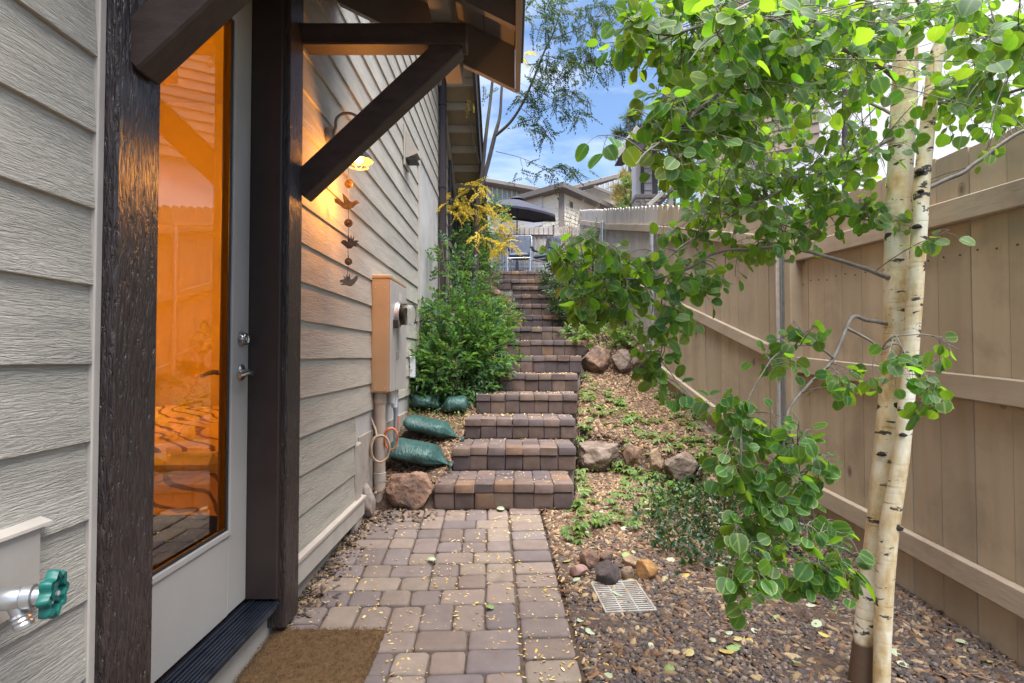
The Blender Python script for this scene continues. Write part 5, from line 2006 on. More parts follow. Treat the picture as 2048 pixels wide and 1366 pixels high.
BR = [
    [(1795, 560, 1.95, .013), (1765, 552, 1.93, .011), (1700, 527, 1.93, .009), (1590, 498, 1.9, .008), (1500, 498, 1.87, .0065), (1430, 506, 1.85, .006), (1370, 540, 1.82, .005), (1290, 560, 1.78, .004), (1200, 545, 1.72, .003), (1120, 510, 1.70, .0018)],
    [(1370, 540, 1.82, .0035), (1328, 590, 1.8, .003), (1326, 670, 1.78, .0025), (1312, 760, 1.78, .0015)],
    [(1795, 275, 1.96, .012), (1770, 283, 1.92, .010), (1690, 330, 1.93, .008), (1600, 365, 1.9, .007), (1500, 412, 1.88, .006), (1390, 475, 1.84, .0045), (1330, 520, 1.8, .003), (1240, 585, 1.74, .002)],
    [(1806, 170, 1.96, .013), (1740, 120, 1.85, .011), (1650, 95, 1.7, .009), (1500, 140, 1.45, .007), (1380, 235, 1.28, .005), (1300, 300, 1.2, .003), (1270, 330, 1.18, .0015)],
    [(1812, 70, 1.96, .013), (1700, -10, 1.8, .011), (1560, -10, 1.6, .008), (1430, 40, 1.4, .006), (1330, 70, 1.35, .004), (1262, 45, 1.35, .002)],
    [(1868, 205, 1.90, .011), (1925, 212, 1.86, .010), (1990, 195, 1.8, .008), (2060, 170, 1.7, .006)],
    [(1850, 378, 1.92, .010), (1930, 342, 1.93, .009), (2000, 290, 1.9, .0085), (2070, 252, 1.86, .008)],
    [(1785, 648, 1.95, .010), (1735, 640, 1.90, .008), (1708, 632, 1.87, .009), (1692, 655, 1.85, .0085), (1660, 725, 1.80, .0075), (1590, 800, 1.72, .006), (1572, 840, 1.68, .005), (1565, 930, 1.62, .0045), (1552, 1010, 1.6, .004), (1520, 1070, 1.56, .003), (1490, 1130, 1.53, .0025), (1478, 1190, 1.5, .0015)],
    [(1692, 655, 1.85, .007), (1740, 680, 1.80, .005), (1765, 700, 1.78, .004), (1800, 690, 1.76, .003), (1840, 755, 1.72, .003), (1862, 815, 1.7, .0015)],
    [(1665, 715, 1.80, .005), (1620, 688, 1.74, .004), (1560, 705, 1.7, .0035), (1525, 745, 1.68, .003), (1500, 790, 1.66, .0025), (1478, 865, 1.64, .0015)],
    [(1572, 840, 1.68, .004), (1600, 930, 1.6, .003), (1600, 1020, 1.56, .0025), (1640, 1100, 1.52, .002), (1660, 1170, 1.5, .0012)],
    [(1765, 700, 1.78, .004), (1790, 675, 1.75, .003), (1850, 670, 1.72, .0025), (1920, 700, 1.7, .0015)],
    [(1798, 420, 1.96, .007), (1740, 440, 1.98, .005), (1660, 430, 2.05, .004), (1560, 470, 2.1, .002)],
    [(1802, 240, 1.98, .009), (1720, 200, 2.2, .007), (1600, 190, 2.5, .005), (1480, 260, 2.6, .003), (1420, 330, 2.5, .0015)],
    [(1806, 130, 1.98, .009), (1700, 150, 2.3, .007), (1560, 230, 2.5, .004), (1500, 330, 2.5, .002)],
    [(1880, 95, 1.9, .009), (1840, 10, 1.85, .008), (1800, -60, 1.8, .006), (1700, -100, 1.7, .004)],
    [(1650, 95, 1.7, .006), (1560, 40, 1.4, .005), (1450, 60, 1.2, .003), (1370, 130, 1.15, .0015)],
    [(1935, 0, 1.88, .008), (1990, 60, 1.7, .006), (2050, 110, 1.55, .004)],
]
skel = []
bmb = None
for b_ in BR:
    if abs(b_[0][0] - 1796) < 20 and b_[0][2] >= 1.94:      # limb rooted inside the stem
        b_ = [b_[0][:2] + (2.0, b_[0][3]), b_[1][:2] + (max(b_[1][2], 1.955) if b_[1][0] > 1755 else b_[1][2], b_[1][3])] + b_[2:]
    pth, rad = smooth_path([(V(px, py, Y), rd) for (px, py, Y, rd) in b_], 6)
    pth = [p + Vector((.006 * noise.noise(p * 14), 0, .006 * noise.noise(p * 14 + Vector((7, 0, 0))))) for p in pth]
    rad = [q * .78 for q in rad]
    MB().tube(pth, rad, 8).build('branch', TWIGM, aspen, smooth=True)
    skel += [p for p in pth[4:]]
SK = np.array([p[:] for p in skel])
CL = [  # centre px, radii px, near, far, leaves
    (1345, 100, 90, 120, 1.3, 1.8, 80), (1335, 280, 80, 75, 1.15, 1.6, 48), (1460, 140, 130, 150, 1.2, 2.1, 150),
    (1610, 110, 150, 130, 1.3, 2.4, 150), (1440, 270, 120, 70, 1.2, 1.7, 40), (1560, 310, 150, 110, 1.8, 2.7, 170), (1420, 380, 110, 60, 1.8, 2.4, 60), (1720, 240, 90, 140, 1.5, 2.5, 60),
    (1960, 110, 110, 120, 1.25, 2.1, 55), (1960, 250, 95, 80, 1.4, 2.1, 30), (1690, 420, 80, 60, 1.8, 2.4, 45), (1960, 20, 110, 60, 1.2, 1.8, 40),
    (1470, 465, 160, 55, 1.75, 2.2, 80), (1270, 565, 130, 85, 1.65, 1.9, 115), (1140, 495, 55, 50, 1.65, 1.75, 22), (1180, 590, 85, 60, 1.65, 1.8, 40), (1330, 660, 55, 60, 1.7, 1.85, 20),
    (1310, 740, 32, 45, 1.72, 1.82, 11), (1390, 560, 90, 40, 1.75, 1.9, 22), (1600, 685, 110, 50, 1.6, 1.8, 20), (1850, 735, 85, 80, 1.55, 1.75, 30), (1720, 750, 60, 50, 1.6, 1.8, 14),
    (1490, 835, 80, 80, 1.55, 1.7, 36), (1570, 930, 95, 110, 1.48, 1.66, 66), (1590, 1070, 135, 85, 1.45, 1.6, 44), (1490, 1180, 75, 65, 1.4, 1.55, 15), (1645, 1150, 75, 80, 1.42, 1.56, 18),
    (1800, 40, 80, 60, 1.3, 1.8, 26), (1300, 20, 60, 60, 1.25, 1.5, 26), (1560, 30, 200, 60, 1.1, 1.7, 60), (1880, 440, 40, 40, 1.7, 1.8, 4), (1470, 990, 60, 70, 1.5, 1.64, 16), (1560, 1150, 70, 60, 1.42, 1.55, 14), (1690, 1060, 45, 60, 1.48, 1.6, 9), (1900, 180, 80, 60, 1.5, 2.0, 16),
]
rr = random.Random(77)
leaves = []       # (projected size, matrix)
tw = MB()
for (cx, cy, rx, ry, ya, yb, n) in CL:
    per = 6
    for g_ in range(max(1, round(n * (3.3 if cy < 460 else 2.5) / per))):
        for _ in range(12):
            a, q = rr.uniform(0, 2 * math.pi), math.sqrt(rr.uniform(0, 1))
            Y = rr.uniform(ya, yb)
            e = V(cx + rx * q * math.cos(a), cy + ry * q * math.sin(a), Y)
            break
        dd = np.linalg.norm(SK - np.array(e[:]), axis=1)
        idx = np.argsort(dd)[:5]
        s = Vector(SK[rr.choice(list(idx))].tolist())
        L = (e - s).length
        if L > .55:
            s = e + (s - e) * (.55 / L)
        if L < .05:
            e = s + Vector((rr.uniform(-.12, .12), rr.uniform(-.12, .12), rr.uniform(-.12, .05)))
        c = (s + e) / 2 + Vector((rr.uniform(-.03, .03), rr.uniform(-.03, .03), rr.uniform(.0, .06)))
        pts = [(1 - t_) ** 2 * s + 2 * t_ * (1 - t_) * c + t_ * t_ * e for t_ in (0, .2, .4, .6, .8, 1)]
        tw.tube(pts, [.0019, .0017, .0015, .0013, .0011, .0008], 5)
        for k in range(per):
            t_ = rr.uniform(.45, 1.02) if k < per - 1 else 1.0
            p = (1 - t_) ** 2 * s + 2 * t_ * (1 - t_) * c + t_ * t_ * e
            # leaf stalk
            out = Vector((rr.gauss(0, 1), rr.gauss(0, 1) - .25, rr.gauss(-.35, .7))).normalized()
            st = rr.uniform(.018, .042)
            q = p + out * st + Vector((0, 0, -.25 * st))
            tw.tube([p, p + out * st * .5, q], [.0008, .0007, .0006], 3, cap=False)
            size = rr.choice((.024, .030, .034, .038, .041, .045)) * rr.uniform(.82, 1.12)
            d = (out * .7 + Vector((rr.uniform(-.5, .5), rr.uniform(-.5, .5), rr.uniform(-.9, .1)))).normalized()
            # the blade turns its face up and outwards, many hang edge on
            nn = Vector((rr.gauss(0, .55), rr.gauss(-.55, .55), rr.gauss(.55, .5)))
            nn = (nn - d * nn.dot(d))
            if nn.length < .05: continue
            nn.normalize()
            xx = d.cross(nn)
            M_ = Matrix(((xx.x, d.x, nn.x), (xx.y, d.y, nn.y), (xx.z, d.z, nn.z)))
            Ydist = max(q.y, .3)
            pxx = 1024 + q.x / q.y * F
            pyy = 710 - (q.z - CAMZ) / q.y * F
            vis = -40 < pyy < 1366 and pxx < 2060
            leaves.append((size / Ydist if vis else 0, M_, q, size))
tag(tw.build('twigs', TWIGM, aspen, smooth=True), kind='stuff')
lmesh = []
LB = []
for k in range(4):
    v_, f_, uv_ = aspen_leaf(k, cup=(.10, .2, .02, .28)[k], curl=(.10, .2, .3, .05)[k])
    LB.append((v_, f_, uv_))
    me = np_mesh('leaf', v_, f_, uv_, smooth=True)
    me.materials.append(ASPENLEAF)
    lmesh.append(me)
leaves.sort(key=lambda q: -q[0])
A0 = world_loc(aspen)
for i, (_, M_, q, size) in enumerate(leaves[:298]):
    o = bpy.data.objects.new('leaf', lmesh[i % 4])
    COL.objects.link(o)
    o.parent = aspen
    o.matrix_local = Matrix.Translation(q - A0) @ M_.to_4x4() @ Matrix.Scale(size, 4)
rest = leaves[298:]
vv, ff, uu, off = [], [], [], 0
for k in range(4):
    sel = rest[k::4]
    Rm = np.array([[[c_ for c_ in row] for row in M_] for (_, M_, q, s_) in sel]) * np.array([s_ for (_, M_, q, s_) in sel])[:, None, None]
    Tm = np.array([q[:] for (_, M_, q, s_) in sel]) - np.array(A0[:])
    v_, f_, u_x = scatter(LB[k][0], LB[k][1], Rm, Tm, LB[k][2])
    vv.append(v_); ff.append(f_ + off); uu.append(u_x); off += len(v_)
tag(link('foliage', np_mesh('foliage', np.concatenate(vv), np.concatenate(ff), np.concatenate(uu), smooth=True), ASPENLEAF, aspen), kind='stuff')


# ---------------------------------------------------------------- sprays of small leaflets
def leaflet(L, W, fold=.25):
    v = np.array([(0, 0, 0), (W / 2, L * .42, fold * W), (0, L, -.1 * L), (-W / 2, L * .42, fold * W), (0, L * .45, 0)])
    return v, np.array([(0, 1, 4), (1, 2, 4), (2, 3, 4), (3, 0, 4)])


def spray(n=9, L=.5, W=.17, length=1.0, droop=.25, seed=0, spread=60, tip=True):
    """pinnate spray along +Y, length 1"""
    rr = random.Random(seed)
    vs, fs, off = [], [], 0
    lv, lf_ = leaflet(1, 1)
    def addl(pos, ang, tilt, s):
        nonlocal off
        v = lv * np.array([W * s, L * s, L * s])
        ca, sa = math.cos(ang), math.sin(ang)
        ct, st = math.cos(tilt), math.sin(tilt)
        v = v @ np.array([[1, 0, 0], [0, ct, st], [0, -st, ct]])
        v = v @ np.array([[ca, sa, 0], [-sa, ca, 0], [0, 0, 1]])
        vs.append(v + np.array(pos)); fs.append(lf_ + off); off += len(v)
    for i in range(n):
        t_ = .12 + .85 * i / n
        z = -droop * t_ * t_
        s = (1 - .35 * abs(t_ - .45)) * rr.uniform(.85, 1.1)
        for sg in (-1, 1):
            addl((0, length * t_, z), sg * math.radians(spread + rr.uniform(-14, 14)), rr.uniform(-.5, .15), s)
    if tip: addl((0, length, -droop), 0, -.3, 1)
    w = .012
    st = [(-w, 0, 0), (w, 0, 0), (w * .5, length, -droop), (-w * .5, length, -droop)]
    vs.append(np.array(st)); fs.append(np.array([(0, 1, 2), (0, 2, 3)]) + off)
    return np.concatenate(vs), np.concatenate(fs)


NAND = [spray(3, .46, .20, 1, .22, k, 52) for k in range(4)]
LOC = [spray(10, .21, .085, 1, .45, 20 + k, 72) for k in range(4)]
PALM5 = []
for k in range(4):
    rr_ = random.Random(k)
    vs, fs, off = [], [], 0
    lv, lf_ = leaflet(1, .46)
    for a in (-100, -48, 0, 48, 100):
        q = math.radians(a + rr_.uniform(-8, 8))
        s = (1.0 if a == 0 else .9 if abs(a) < 60 else .7) * rr_.uniform(.9, 1.1)
        tl = rr_.uniform(-.45, -.05)
        v = lv * s
        ct, st_ = math.cos(tl), math.sin(tl)
        v = v @ np.array([[1, 0, 0], [0, ct, st_], [0, -st_, ct]])
        v = v @ np.array([[math.cos(q), math.sin(q), 0], [-math.sin(q), math.cos(q), 0], [0, 0, 1]])
        vs.append(v); fs.append(lf_ + off); off += len(v)
    PALM5.append((np.concatenate(vs), np.concatenate(fs)))


def dir_matrices(D, up_bias=1.0, jit=.5):
    """matrices whose Y runs along D, Z roughly up"""
    N = len(D)
    D = D / np.linalg.norm(D, axis=1)[:, None]
    up = np.tile(np.array([0, 0, up_bias]), (N, 1)) + rng.normal(0, jit, (N, 3))
    X = np.cross(D, up)
    X /= np.maximum(np.linalg.norm(X, axis=1), 1e-6)[:, None]
    Z = np.cross(X, D)
    return np.stack([X, D, Z], -1)


def foliage_part(name, mat, bases, R, T, parent, stuff=True):
    org = np.array(world_loc(parent)[:])
    vv, ff, off = [], [], 0
    k_ = rng.integers(0, len(bases), len(T))
    for k, (bv, bf) in enumerate(bases):
        m = k_ == k
        if not m.any(): continue
        v_, f_, _ = scatter(bv, bf, R[m], T[m] - org)
        vv.append(v_); ff.append(f_ + off); off += len(v_)
    o = link(name, np_mesh(name, np.concatenate(vv), np.concatenate(ff), smooth=False), mat, parent)
    if stuff: tag(o, kind='stuff')
    return o


def leaf_objects(mat, bases, R, T, parent, name='leaf'):
    ms = []
    for (bv, bf) in bases:
        me = np_mesh(name, bv, bf)
        me.materials.append(mat)
        ms.append(me)
    org = world_loc(parent)
    for i in range(len(T)):
        o = bpy.data.objects.new(name, ms[i % len(ms)])
        COL.objects.link(o)
        o.parent = parent
        m = Matrix([list(map(float, row)) for row in R[i]]).to_4x4()
        o.matrix_local = Matrix.Translation(Vector(T[i].tolist()) - org) @ m


def bush(name, label, cat, mat, bases, base, ells, leafsize, stems=10, nobj=0, up=.35, shell=.55, group=None):
    """ells: (centre, (rx,ry,rz), n)"""
    root = thing(name, label, cat, base, group)
    P, D = [], []
    for (c, rad, n) in ells:
        d = rng.normal(0, 1, (n, 3))
        d /= np.linalg.norm(d, axis=1)[:, None]
        q = rng.uniform(shell ** 3, 1, n) ** (1 / 3)
        lump = np.array([1 + .28 * noise.noise(Vector((a[0] * 2.2, a[1] * 2.2, a[2] * 2.2)) + Vector(c)) for a in d])
        p = d * (q * lump)[:, None] * np.array(rad) + np.array(c[:])
        P.append(p)
        D.append(d + np.array([0, 0, up]) + rng.normal(0, .35, (n, 3)))
    P, D = np.concatenate(P), np.concatenate(D)
    gz = ground_z(P[:, 0], P[:, 1])
    m = (P[:, 2] > gz + .01) & (P[:, 0] > WX + .05)
    P, D = P[m], D[m]
    S = rng.uniform(leafsize * .7, leafsize * 1.25, len(P))
    R = dir_matrices(D) * S[:, None, None]
    order = np.argsort(P[:, 1] - S * 3)
    if nobj:
        k = order[:nobj]
        leaf_objects(mat, bases, R[k], P[k], root, 'leaf')
        k = order[nobj:]
    else:
        k = order
    foliage_part('foliage', mat, bases, R[k], P[k], root)
    sm = MB()
    for i in range(stems):
        c, rad, n = ells[i % len(ells)]
        b0 = Vector(base) + Vector((random.uniform(-.15, .15), random.uniform(-.15, .15), 0))
        b0.z = float(ground_z(b0.x, b0.y)) - .02
        e = Vector(c) + Vector((random.uniform(-.7, .7) * rad[0], random.uniform(-.7, .7) * rad[1], random.uniform(.1, .9) * rad[2]))
        m_ = (b0 + e) / 2 + Vector((random.uniform(-.06, .06), random.uniform(-.06, .06), .05))
        sm.tube([b0, m_, e], [.007, .005, .002], 6)
    sm.build('stems', STEMM, root, smooth=True)
    return root


# big leafy shrub against the house
bx = V(905, 790, 5.7)
E = []
for (px, py, Y, a, b_, c_, n) in ((905, 735, 5.55, .40, .36, .34, 520), (960, 705, 5.7, .28, .32, .30, 340), (975, 668, 6.0, .22, .3, .24, 190), (905, 650, 5.9, .32, .34, .30, 300), (945, 615, 6.2, .24, .3, .24, 150),
                                 (866, 600, 6.2, .10, .2, .34, 40), (878, 550, 6.3, .20, .25, .22, 36), (925, 560, 6.4, .20, .25, .24, 60), (890, 500, 6.4, .14, .2, .16, 16), (868, 760, 5.3, .20, .2, .2, 130)):
    E.append((V(px, py, Y), (a, b_, c_), int(n * (.72 if py > 640 else .5))))
bush('leafy_shrub', 'large leafy green shrub spilling over the left edge of the steps against the house', 'shrub', SHRUBLEAF, NAND, (bx.x, 5.7, float(ground_z(bx.x, 5.7))), E, .15, 22, nobj=180)
# yellowing shoots inside the shrub
ey = [(V(905, 715, 5.2), (.08, .05, .06), 6)]
bush('yellow_shoot', 'pale green shoot poking out of the front of the shrub', 'shoot', PALESHRUB, NAND, (V(905, 760, 5.3).x, 5.3, float(ground_z(V(905, 760, 5.3).x, 5.3))), ey, .10, 3, nobj=0)
# pale variegated plant further up, and low creeping green left of the upper steps
bx = V(975, 620, 7.6)
bush('pale_shrub', 'low pale green variegated shrub beside the upper steps below the terrace', 'shrub', PALESHRUB, NAND, (bx.x, 7.7, float(ground_z(bx.x, 7.7))),
     [(V(965, 618, 7.5), (.36, .4, .20), 300), (V(1005, 640, 7.2), (.20, .25, .18), 150), (V(968, 555, 8.7), (.20, .3, .16), 90)], .10, 8)
bx = V(930, 540, 8.6)
bush('green_shrub', 'tall fresh green shrub growing round the foot of the young locust tree', 'shrub', SHRUBLEAF, NAND, (bx.x, 8.8, float(ground_z(bx.x, 8.8))),
     [(V(925, 520, 8.6), (.34, .4, .42), 240), (V(975, 450, 9.6), (.30, .4, .45), 150), (V(935, 440, 9.6), (.30, .4, .5), 150), (V(975, 520, 9.4), (.13, .2, .22), 40)], .15, 10)
# right of the steps
bx = V(1150, 620, 7.6)
bush('dark_shrub', 'dark green shrub right of the upper steps behind the hanging aspen leaves', 'shrub', DARKLEAF, NAND, (bx.x, 7.6, float(ground_z(bx.x, 7.6))),
     [(V(1165, 600, 7.5), (.42, .4, .36), 420), (V(1240, 600, 7.4), (.40, .4, .30), 260), (V(1120, 560, 8.3), (.25, .3, .25), 150)], .12, 8)
bx = V(1200, 560, 9.2)
bush('feathery_plant', 'light green feathery plant beside the farthest steel fence post', 'plant', PALESHRUB, NAND, (bx.x, 9.2, float(ground_z(bx.x, 9.2))),
     [(V(1195, 545, 9.2), (.26, .3, .75), 260)], .13, 6)
bx = V(1215, 665, 6.7)
bush('creeper_mound', 'pale green creeper mound covering the top of the upper boulders', 'creeper', CREEPLEAF, PALM5, (bx.x, 6.75, float(ground_z(bx.x, 6.75))),
     [(V(1200, 675, 6.7), (.40, .32, .15), 230), (V(1275, 672, 6.7), (.26, .3, .14), 120), (V(1150, 665, 6.9), (.2, .2, .13), 60)], .055, 6, nobj=60)

# ornamental grass on the terrace
og = thing('ornamental_grass', 'tall tan ornamental grass with plumes near the terrace fence', 'grass', (1.25, 11.6, H(1.72)))
gb_ = MB()
for i in range(150):
    b0 = Vector((1.25 + random.gauss(0, .09), 11.6 + random.gauss(0, .09), H(1.70)))
    a, L, lean = random.uniform(0, 6.28), random.uniform(.8, 1.5), random.uniform(.05, .5)
    d = Vector((math.cos(a), math.sin(a), 0))
    w_ = Vector((-d.y, d.x, 0)) * .008
    prev = None
    pts = [b0 + Vector((0, 0, L * s)) * (1 - .25 * lean * s) + d * (lean * L * s * s) for s in (0, .35, .7, 1)]
    for k in range(3):
        q = 1 - k / 3.2
        q2 = 1 - (k + 1) / 3.2
        gb_.add([pts[k] - w_ * q, pts[k] + w_ * q, pts[k + 1] + w_ * q2, pts[k + 1] - w_ * q2], [(0, 1, 2, 3)])
    if i % 4 == 0:
        for s in range(14):
            p = pts[3] + (pts[3] - pts[2]).normalized() * (s * .014 - .05)
            o_ = Vector((random.gauss(0, .02), random.gauss(0, .02), random.gauss(0.01, .012)))
            gb_.add([p, p + o_ + Vector((.006, 0, .01)), p + o_ + Vector((-.006, 0, .014))], [(0, 1, 2)])
tag(gb_.build('blades', GRASSM, og), kind='stuff')

# ---------------------------------------------------------------- creeper plants trailing over the mulch
def ground_at(px, py):
    """march the pixel ray to the ground"""
    rdir = ray(px, py)
    y = 1.2
    while y < 12:
        p = Vector((0, 0, CAMZ)) + rdir * (y / rdir.y)
        if p.z < float(ground_z(p.x, p.y)): return p
        y += .01
    return p


CRP = [((1150, 1020), (1170, 950), (1185, 895)), ((1190, 1060), (1250, 1000), (1270, 930)), ((1255, 1060), (1290, 985), (1255, 945)), ((1170, 860), (1220, 830), (1290, 850)),
       ((1240, 845), (1300, 880), (1370, 900)), ((1330, 880), (1390, 890), (1440, 880)), ((1160, 790), (1185, 810), (1200, 850)), ((1300, 770), (1330, 775), (1350, 800)),
       ((1370, 820), (1400, 840), (1425, 860)), ((1140, 960), (1165, 985), (1150, 1045)), ((1225, 945), (1260, 925), (1310, 960)), ((1390, 930), (1430, 925), (1460, 900)),
       ((1140, 1080), (1165, 1065), (1210, 1050)), ((1160, 745), (1180, 775), (1170, 800)),
       ((1310, 800), (1350, 840), (1385, 862)), ((1205, 790), (1240, 812), (1262, 835)), ((1300, 1010), (1350, 985), (1400, 1000)), ((1420, 985), (1470, 960), (1510, 985)), ((1340, 945), (1365, 985), (1330, 1040)), ((1150, 880), (1160, 905), (1148, 930))]
rr = random.Random(31)
where = ['in front of the lowest step edge', 'trailing down from the reddish stone', 'in the gravel below the narrow reddish stone', 'on the mulch above the grey boulder', 'spilling over the tan upright stone',
         'above the round dark boulder', 'along the edge of the fourth step', 'under the fence foot by the steel post', 'at the foot of the sloping fence', 'climbing at the corner of the lowest step',
         'hanging over the gap between boulders', 'above the flat buff stone', 'rooting beside the paver border', 'below the big red boulder', 'midway up the mulch slope near the fence foot', 'in the middle of the mulch slope', 'among the dark glossy ground cover', 'at the back of the glossy ground cover', 'just downhill of the dark round boulder', 'squeezed between the second step and the grey boulder']
for ci, c in enumerate(CRP):
    pts3 = [ground_at(*p) for p in c]
    root = thing('creeper', 'five leaved green creeper ' + where[ci], 'creeper', pts3[0], 'creepers trailing over the right bed')
    pth, _ = smooth_path([(p, 1) for p in pts3], 8)
    for p in pth:
        p.z = float(ground_z(p.x, p.y)) + .02 + .015 * math.sin(p.x * 40 + p.y * 23)
    MB().tube(pth, .0028, 6).build('stem', VINESTEM, root, smooth=True)
    n = 30
    T, D, S = [], [], []
    for k in range(n):
        p = pth[min(len(pth) - 1, int(len(pth) * rr.random()))] + Vector((rr.gauss(0, .045), rr.gauss(0, .045), 0))
        p.z = float(ground_z(p.x, p.y)) + rr.uniform(.02, .08)
        T.append(p[:]); D.append((rr.gauss(0, 1), rr.gauss(-.5, 1), rr.uniform(-.2, .3))); S.append(rr.uniform(.040, .072))
    R = dir_matrices(np.array(D), 1.2, .25) * np.array(S)[:, None, None]
    leaf_objects(CREEPLEAF, PALM5, R, np.array(T), root)

# dark glossy ground cover in front of the fence
def gc_mask(x, y):
    px, pz = 1024 + x / y * F, 710 - (ground_z(x, y) - CAMZ) / y * F
    return ((px - 1450) / 165) ** 2 + ((pz - 1050) / 105) ** 2 < 1.0 + .5 * np.sin(x * 21) * np.cos(y * 17)
x, y = sample_region(30000, .6, 1.9, 2.5, 4.6, gc_mask)
m = in_bed(x, y)
x, y = x[m][:2500], y[m][:2500]
T = np.stack([x, y, ground_z(x, y) + rng.uniform(.015, .10, len(x))], -1)
D = rng.normal(0, 1, (len(x), 3)) + np.array([0, 0, .5])
lv, lf_ = leaflet(1, .55, .2)
R = dir_matrices(D, 1.0, .4) * rng.uniform(.026, .052, len(x))[:, None, None]
v_, f_, _ = scatter(lv, lf_, R, T)
tag(link('ground_cover', np_mesh('ground_cover', v_, f_), DARKLEAF), kind='stuff')
# loose weeds on the left bed under the shrub
x, y = sample_region(3000, -.95, -.2, 4.6, 6.2, in_left)
x, y = x[:700], y[:700]
T = np.stack([x, y, ground_z(x, y) + rng.uniform(.01, .09, len(x))], -1)
R = dir_matrices(rng.normal(0, 1, (len(x), 3)) + np.array([0, 0, .4]), 1, .4) * rng.uniform(.016, .036, len(x))[:, None, None]
v_, f_, _ = scatter(lv, lf_, R, T)
tag(link('ground_cover', np_mesh('ground_cover', v_, f_), CREEPLEAF), kind='stuff')

# ---------------------------------------------------------------- young locust tree
loc_t = thing('locust_tree', 'young slender locust tree with feathery foliage and yellow lower branches beside the terrace', 'tree', V(950, 650, 7.6))
TK = 7.6 / 9
LOCBARK = material('dark_locust_bark', [(.05, .045, .045), (.105, .092, .085)], stretch=(1, 1, .4), scale=18, rough=.85, bump=.5)
LB_ = [
    [(950, 700, 9.0, .056), (951, 560, 9.0, .054), (952, 480, 9.0, .046), (956, 400, 9.0, .044), (963, 370, 9.0, .042)],
    [(958, 395, 9.02, .034), (966, 330, 9.1, .030), (972, 270, 9.1, .027), (983, 180, 9.2, .022), (990, 90, 9.2, .016), (985, 0, 9.2, .012), (990, -80, 9.2, .008)],
    [(962, 375, 9.0, .036), (975, 330, 9.0, .032), (990, 270, 9.0, .030), (1000, 230, 9.0, .022), (1004, 170, 9.0, .019), (1015, 80, 9.0, .012), (1012, -20, 9.0, .008)],
    [(990, 272, 9.0, .024), (1020, 245, 8.9, .021), (1046, 205, 8.8, .018), (1070, 150, 8.7, .015), (1090, 100, 8.6, .013), (1105, 70, 8.6, .010), (1120, 25, 8.5, .007), (1130, -20, 8.5, .004)],
    [(1105, 78, 8.6, .007), (1150, 60, 8.5, .006), (1190, 35, 8.4, .003)], [(1085, 110, 8.6, .007), (1130, 120, 8.4, .005), (1190, 130, 8.3, .004), (1250, 112, 8.2, .002)],
    [(1062, 170, 8.7, .007), (1110, 200, 8.5, .005), (1150, 195, 8.4, .004), (1180, 205, 8.4, .002)], [(1040, 215, 8.8, .006), (1070, 240, 8.6, .004), (1092, 262, 8.6, .002)],
    [(992, 303, 9.0, .006), (1040, 315, 8.8, .004), (1090, 335, 8.6, .003), (1130, 345, 8.5, .002), (1175, 338, 8.5, .001)],
    [(1070, 150, 8.7, .006), (1100, 160, 8.5, .004), (1160, 150, 8.4, .003), (1230, 130, 8.3, .0015)],
    [(957, 420, 9.0, .010), (925, 395, 8.9, .006), (895, 400, 8.8, .003)], [(955, 440, 9.0, .010), (990, 410, 8.9, .006), (1020, 420, 8.8, .003)],
    [(953, 470, 9.0, .008), (985, 465, 8.8, .005), (1015, 485, 8.7, .002)], [(960, 330, 9.05, .006), (940, 250, 8.9, .004), (930, 200, 8.8, .002)], [(953, 480, 9.0, .008), (925, 470, 8.8, .004), (910, 490, 8.7, .002)],
]
lsk = []
for i, b_ in enumerate(LB_):
    pth, rad = smooth_path([(V(px, py, Y * TK), rd * (.95 if i < 4 else .85)) for (px, py, Y, rd) in b_], 6)
    MB().tube(pth, rad, 10 if i < 4 else 6).build('trunk' if i == 0 else 'branch', LOCBARK, loc_t, smooth=True)
    lsk += pth
LSK = np.array([p[:] for p in lsk])
def locust_clumps(CLs, mat, nobj, per_n):
    T, D, S = [], [], []
    lt = MB()
    for (cx, cy, rx, ry, Y, n) in CLs:
        for k in range(int(n * 1.6)):
            a, q = rng.uniform(0, 6.28), math.sqrt(rng.uniform(0, 1))
            p = V(cx + rx * q * math.cos(a), cy + ry * q * math.sin(a), Y * TK + rng.normal(0, .2))
            dd = np.linalg.norm(LSK - np.array(p[:]), axis=1)
            s = Vector(LSK[int(np.argmin(dd))].tolist())
            if k % 3 == 0:
                lt.tube([s, (s + p) / 2 + Vector((0, 0, .03)), p], [.0035, .0025, .0015], 4)
            T.append(p[:])
            D.append((rng.normal(0, 1) + (.5 if cx > 1000 else 0), rng.normal(0, .8), rng.normal(-.25, .6)))
            S.append(rng.uniform(.15, .27))
    R = dir_matrices(np.array(D), 1, .4) * np.array(S)[:, None, None]
    T = np.array(T)
    leaf_objects(mat, LOC, R[:nobj], T[:nobj], loc_t)
    if len(T) > nobj: foliage_part('foliage', mat, LOC, R[nobj:], T[nobj:], loc_t)
    tag(lt.build('twigs', TWIGM, loc_t, smooth=True), kind='stuff')
locust_clumps([(1075, 20, 50, 40, 8.7, 26), (1140, 40, 60, 40, 8.4, 34), (1200, 25, 45, 22, 8.4, 16), (1110, 120, 45, 35, 8.5, 30), (1180, 120, 50, 35, 8.3, 34), (1240, 115, 26, 25, 8.2, 16), (1075, 170, 30, 25, 8.6, 14), (1140, 205, 42, 40, 8.5, 30),
               (1060, 240, 35, 30, 8.7, 14), (1090, 268, 12, 18, 8.6, 5), (1060, 340, 30, 18, 8.7, 5), (1130, 340, 45, 18, 8.5, 12), (1050, 190, 30, 20, 8.8, 10), (985, 130, 25, 60, 9.2, 6)], LOCUSTLEAF, 170, 0)
